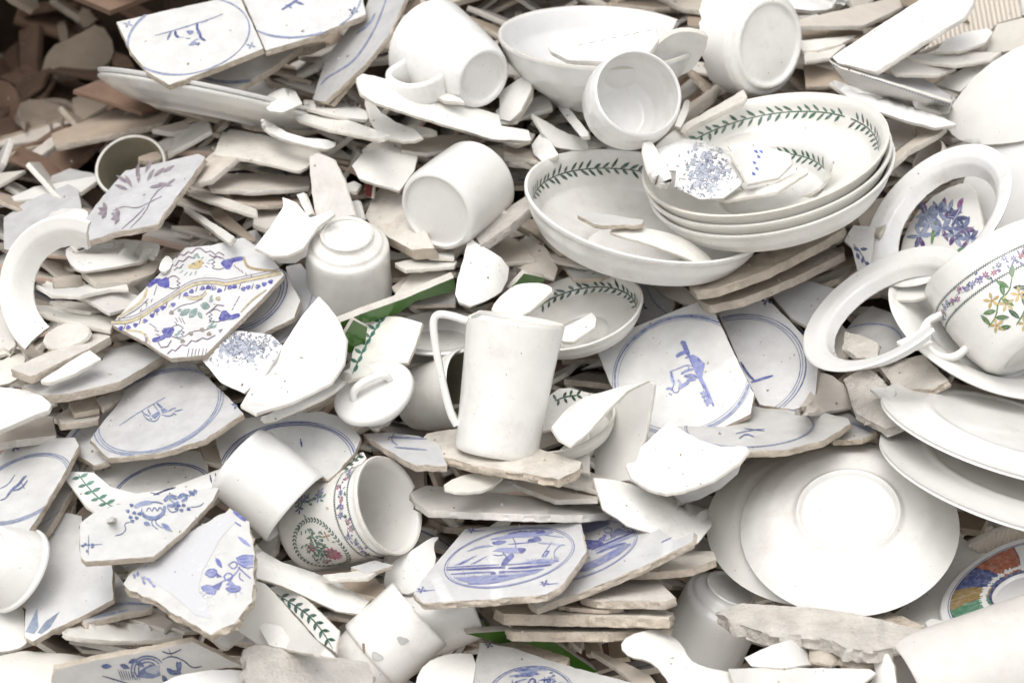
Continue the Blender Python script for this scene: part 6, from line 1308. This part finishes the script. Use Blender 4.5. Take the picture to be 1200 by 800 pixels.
pt = Paint(); pt.line([(324, 696), (344, 708), (364, 722), (380, 742), (390, 760)], 1.7, (0.03, 0.11, 0.07))
for x, y, a in ((330, 699, 25), (338, 704, 28), (346, 709, 32), (354, 715, 38), (362, 721, 42), (370, 729, 48), (377, 738, 52), (384, 748, 58)): pt.leaf(x, y, a - 45, 10, 4, (0.025, 0.10, 0.06)); pt.leaf(x, y, a + 50, 10, 4, (0.03, 0.12, 0.08))
decorate(o, pt)
o = S('rim_shard', [(392, 556), (402, 544), (412, 535), (426, 529), (430, 536), (420, 548), (402, 556)], (100, .5), .05, 4, 'w', None, 0, .4)
pt = Paint(); pt.line([(398, 553), (412, 542), (424, 532)], 1.5, GREEN)
for x, y in ((402, 550), (408, 545), (414, 540), (420, 536)): pt.leaf(x, y, -10, 7, 3, GREEN); pt.leaf(x, y, -80, 6, 3, GREEN)
decorate(o, pt)

# ================================================================== smaller shards packed between the others
FILL = []
OPEN = [(757, 242, 138, 62), (896, 185, 140, 68), (678, 366, 74, 40), (702, 44, 112, 34), (748, 112, 52, 52), (455, 592, 40, 55), (665, 500, 50, 30), (152, 195, 50, 48), (215, 40, 105, 62), (360, 5, 85, 48), (150, 235, 60, 45)]
def fillers():
    rnd = random.Random(17)
    y = -18
    while y < 830:
        x = -20 + rnd.uniform(0, 20)
        while x < 1225:
            u, v = x + rnd.uniform(-12, 12), y + rnd.uniform(-10, 10)
            if any(((u - a) / c) ** 2 + ((v - b) / d) ** 2 < 1 for a, b, c, d in OPEN): x += 40; continue
            dip = max(0, 1 - math.hypot((u - 15) / 190, (v - 50) / 170))
            L = rnd.uniform(60, 150); hgt = min(26, L * rnd.uniform(.07, .26)); phi = rnd.gauss(94, 27); c = rnd.uniform(.06, .42)
            if dip > .15 and rnd.random() < .5: x += 40; continue
            if dip > .12: L *= 1.5; hgt *= 1.8; c += .15
            kind = rnd.random(); rot = math.radians(phi - 90)
            k = rnd.choice((4, 4, 5)); poly = []
            for i in range(k):
                t = 2 * math.pi * (i + rnd.uniform(-.28, .28)) / k + .4
                r = rnd.uniform(.8, 1.1); a, b = L * .5 * r * math.cos(t), hgt * .5 * r * math.sin(t)
                poly.append((u + a * math.cos(rot) - b * math.sin(rot), v - (a * math.sin(rot) + b * math.cos(rot))))
            top = v < 130
            if dip > .12: mk = rnd.choices('btc', (5, 4, 1))[0]
            elif top: mk = rnd.choices('tcsew', (4, 4, 2, 1, .6))[0]
            elif u < 420 and v < 300: mk = rnd.choices('tcsewpT', (2.4, 3, 3, 1.5, .8, 1.6, 1))[0]
            else: mk = rnd.choices('tcsewxTp', (2.2, 3, 3, 2, 1, 1.2, 1.4, 1.2))[0]
            bend = None; sm = 0; th = rnd.uniform(4, 7.5)
            nm = 'pottery_shard' if mk in 'tb' else 'plate_shard' if mk in 'sewp' else 'tile_shard'
            if kind < .22 and mk in 'tcsew':
                bend = (rnd.uniform(0, 180), rnd.choice((-1, 1)) * rnd.uniform(30, 70), 0); c = rnd.uniform(.4, .7); th = 4.5; nm = 'cup_shard'
            off = -.085 + rnd.uniform(-.035, .03) - dip * .55
            o = sheet(nm, poly, (phi, c), off, th, MK[mk], bend, sm, .5, 8, worn=.4)
            if mk == 'T':
                pt = rings(o, (u + rnd.uniform(-20, 20), v + rnd.uniform(4, 20)), (rnd.uniform(24, 50),), rnd.uniform(1.4, 2.4), rnd.choice((BLUE2, BLUE3, SLATE))); decorate(o, pt)
            f = max((o.location + q.co - C0).dot(HN) for q in o.data.vertices) + .012 + rnd.uniform(0, .03)
            if f > 0: o.location -= HN * f              # keep it down in the gap
            FILL.append(o); tag(o, 'shard', tone=TONE[mk])
            x += 34
        y += 24
fillers()

# ------------------------------------------------------------------ what can be seen, and a description for each shard that has none
TREE = []
def see():
    from mathutils.bvhtree import BVHTree
    bpy.context.view_layer.update(); V = []; F = []; own = []; hits = {}
    for ob in SC.objects:
        if ob.type != 'MESH' or ob.get('kind') == 'stuff' and ob.parent: continue
        r = ob
        while r.parent: r = r.parent
        i0 = len(V); mw = ob.matrix_world; V += [mw @ v.co for v in ob.data.vertices]
        for p in ob.data.polygons: F.append([i0 + i for i in p.vertices]); own.append(r.name)
    T = BVHTree.FromPolygons(V, F); TREE[:] = [T, own]
    for v in range(2, 800, 4):
        for u in range(2, 1200, 4):
            loc, n, i, d = T.ray_cast(CAMP, ray(u, v))
            if loc is None: continue
            h = hits.setdefault(own[i], [0, 0, 0, 9999, 0, 9999, 0]); h[0] += 1; h[1] += u; h[2] += v
            h[3] = min(h[3], u); h[4] = max(h[4], u); h[5] = min(h[5], v); h[6] = max(h[6], v)
    return hits
HITS = see()
gone = []
for o in FILL:
    if HITS.get(o.name, [0])[0] < 2: gone.append(o)
gone_names = {o.name for o in gone}
keep_fill = sorted([o for o in FILL if o.name not in gone_names], key=lambda o: -HITS[o.name][0])
extra = keep_fill[292:]                  # past about three hundred: the smallest ones, joined
if extra:
    vs, fs, fm, mats = [], [], [], []
    for o in extra:
        i0 = len(vs); vs += [o.location + q.co for q in o.data.vertices]
        for p in o.data.polygons:
            nm = o.data.materials[p.material_index].name
            key = {v.name: k for k, v in M.items()}[nm]
            if key not in mats: mats.append(key)
            fs.append([i0 + q for q in p.vertices]); fm.append(mats.index(key))
    lit = link('shard_litter', vs, fs, mats, C0.copy(), fm=fm, smooth=False); lit['kind'] = 'stuff'; lit['label'] = 'smallest slivers of pottery showing in the gaps'
gone += extra; gone_names |= {o.name for o in extra}
THINGS[:] = [t for t in THINGS if t[0].name not in gone_names]
for o in gone:
    for ch in list(o.children): bpy.data.objects.remove(ch)
    me = o.data; bpy.data.objects.remove(o); bpy.data.meshes.remove(me)
def describe():
    lms = []
    for o, lm, tone in THINGS:
        if lm and o.name in HITS: h = HITS[o.name]; lms.append((lm, h))
    todo = {}
    for o, lm, tone in THINGS:
        if 'label' in o: continue
        h = HITS.get(o.name)
        if not h:
            h = [1, *topx(o.location), 0, 0, 0, 0]; h[3] = h[4] = h[1]; h[5] = h[6] = h[2]
        cx, cy = h[1] / h[0], h[2] / h[0]
        wd, ht = h[4] - h[3] + 4, h[6] - h[5] + 4
        size = 'tiny' if h[0] < 8 else 'large' if h[0] > 130 else 'small' if h[0] < 30 else ''
        shape = 'narrow' if wd > 3.2 * ht or ht > 3.2 * wd else 'broad' if h[0] > 60 and wd < 1.8 * ht else 'slanting' if False else ''
        best = None
        for lm, g in lms:
            gx, gy = g[1] / g[0], g[2] / g[0]
            dx = max(g[3] - cx, 0, cx - g[4]); dy = max(g[5] - cy, 0, cy - g[6]); d = math.hypot(dx, dy) + .12 * math.hypot(gx - cx, gy - cy)
            if best is None or d < best[0]: best = (d, lm, cx - gx, cy - gy, max(8, (g[4] - g[3]) / 2), max(8, (g[6] - g[5]) / 2))
        _, lm, dx, dy, rx, ry = best; ex, ey = dx / rx, dy / ry
        if abs(ex) < .45 * abs(ey) or abs(ex) < .5 and abs(ey) > .5: rel = 'above' if ey < 0 else 'below'
        elif abs(ey) < .45 * abs(ex) or abs(ey) < .5 and abs(ex) > .5: rel = 'left of' if ex < 0 else 'right of'
        elif max(abs(ex), abs(ey)) < .5: rel = 'showing against'
        else: rel = ('upper ' if ey < 0 else 'lower ') + ('left of' if ex < 0 else 'right of')
        kind = ' '.join(w for w in o.name.split('.')[0].split('_'))
        lab = ' '.join(w for w in (size, shape, tone or '', kind, rel, lm) if w)
        todo.setdefault(lab, []).append((cy, cx, o))
    for lab, rows in todo.items():
        rows.sort(key=lambda r: r[0])
        n = len(rows)
        words = {1: [''], 2: ['upper of two', 'lower of two'], 3: ['topmost of three', 'middle of three', 'lowest of three']}.get(n) or [('topmost', 'second', 'third', 'fourth', 'fifth', 'sixth', 'seventh', 'eighth', 'ninth', 'tenth')[min(i, 9)] + ' from the top' for i in range(n)]
        for (cy, cx, o), wd in zip(rows, words):
            full = lab + (', ' + wd if wd else '')
            ws = full.split()
            if len(ws) > 16 and ws[0] in ('tiny', 'small', 'large'): full = ' '.join(ws[1:])
            o['label'] = ' '.join(full.split()[:16]) if len(full.split()) <= 16 else full.replace('the mug with the flat base', 'the flat-based mug').replace('the two overlapping plates', 'the overlapping plates'); o['group'] = 'loose shards of the heap'
describe()
def grit():
    """splinters and crumbs caught on the upper sides of the pieces: too many and too small to count"""
    T, own = TREE; rnd = random.Random(99); vs = []; fs = []; fm = []
    for q in range(3000):
        u, v = rnd.uniform(0, 1200), rnd.uniform(0, 800)
        loc, n, i, d = T.ray_cast(CAMP, ray(u, v))
        if loc is None or n.z < .35 or noise.noise((u * .012, v * .012, 4)) < -.05 or own[i] in gone_names: continue
        smooth = own[i].split('.')[0] in ('leaf_bowl', 'jug', 'mug', 'cup', 'bowl', 'plate', 'lid', 'vase', 'saucer')
        if smooth and rnd.random() < .93: continue
        r = (rnd.random() ** 3 * 2.2 + .45) * pxs(loc); i0 = len(vs)
        a = Vector((rnd.gauss(0, 1), rnd.gauss(0, 1), rnd.gauss(0, 1))).normalized(); b = a.orthogonal().normalized(); c = a.cross(b); st = rnd.uniform(.4, 1.6)
        P = loc + n * r * .25
        for x, y, z in ((1, 0, 0), (-.6, .9, .1), (-.6, -.8, -.1), (0, 0, .8), (.1, 0, -.7)): vs.append(P + a * x * r * st + b * y * r + c * z * r * .7)
        for f in ((0, 1, 3), (1, 2, 3), (2, 0, 3), (1, 0, 4), (2, 1, 4), (0, 2, 4)): fs.append([i0 + k for k in f]); fm.append(q % 3)
    g = link('ceramic_grit', vs, fs, ['break_white', 'biscuit', 'shard_tan'], C0.copy(), fm=fm, smooth=False)
    g['kind'] = 'stuff'; g['label'] = 'splinters and crumbs of pottery caught on the shards'
grit()
lo = [(o.name, HITS.get(o.name, [0])[0]) for o, _, _ in THINGS if HITS.get(o.name, [0])[0] < 3]
print('UNSEEN', lo)
print('COUNT', len(THINGS), 'fill kept', len(FILL) - len(gone), 'tris', sum(len(o.data.polygons) for o in SC.objects if o.type == 'MESH'))
for o in SC.objects:
    if o.parent is None and o.type in ('MESH', 'EMPTY') and 'label' in o and len(o['label'].split()) > 16: print('LONG', o['label'])
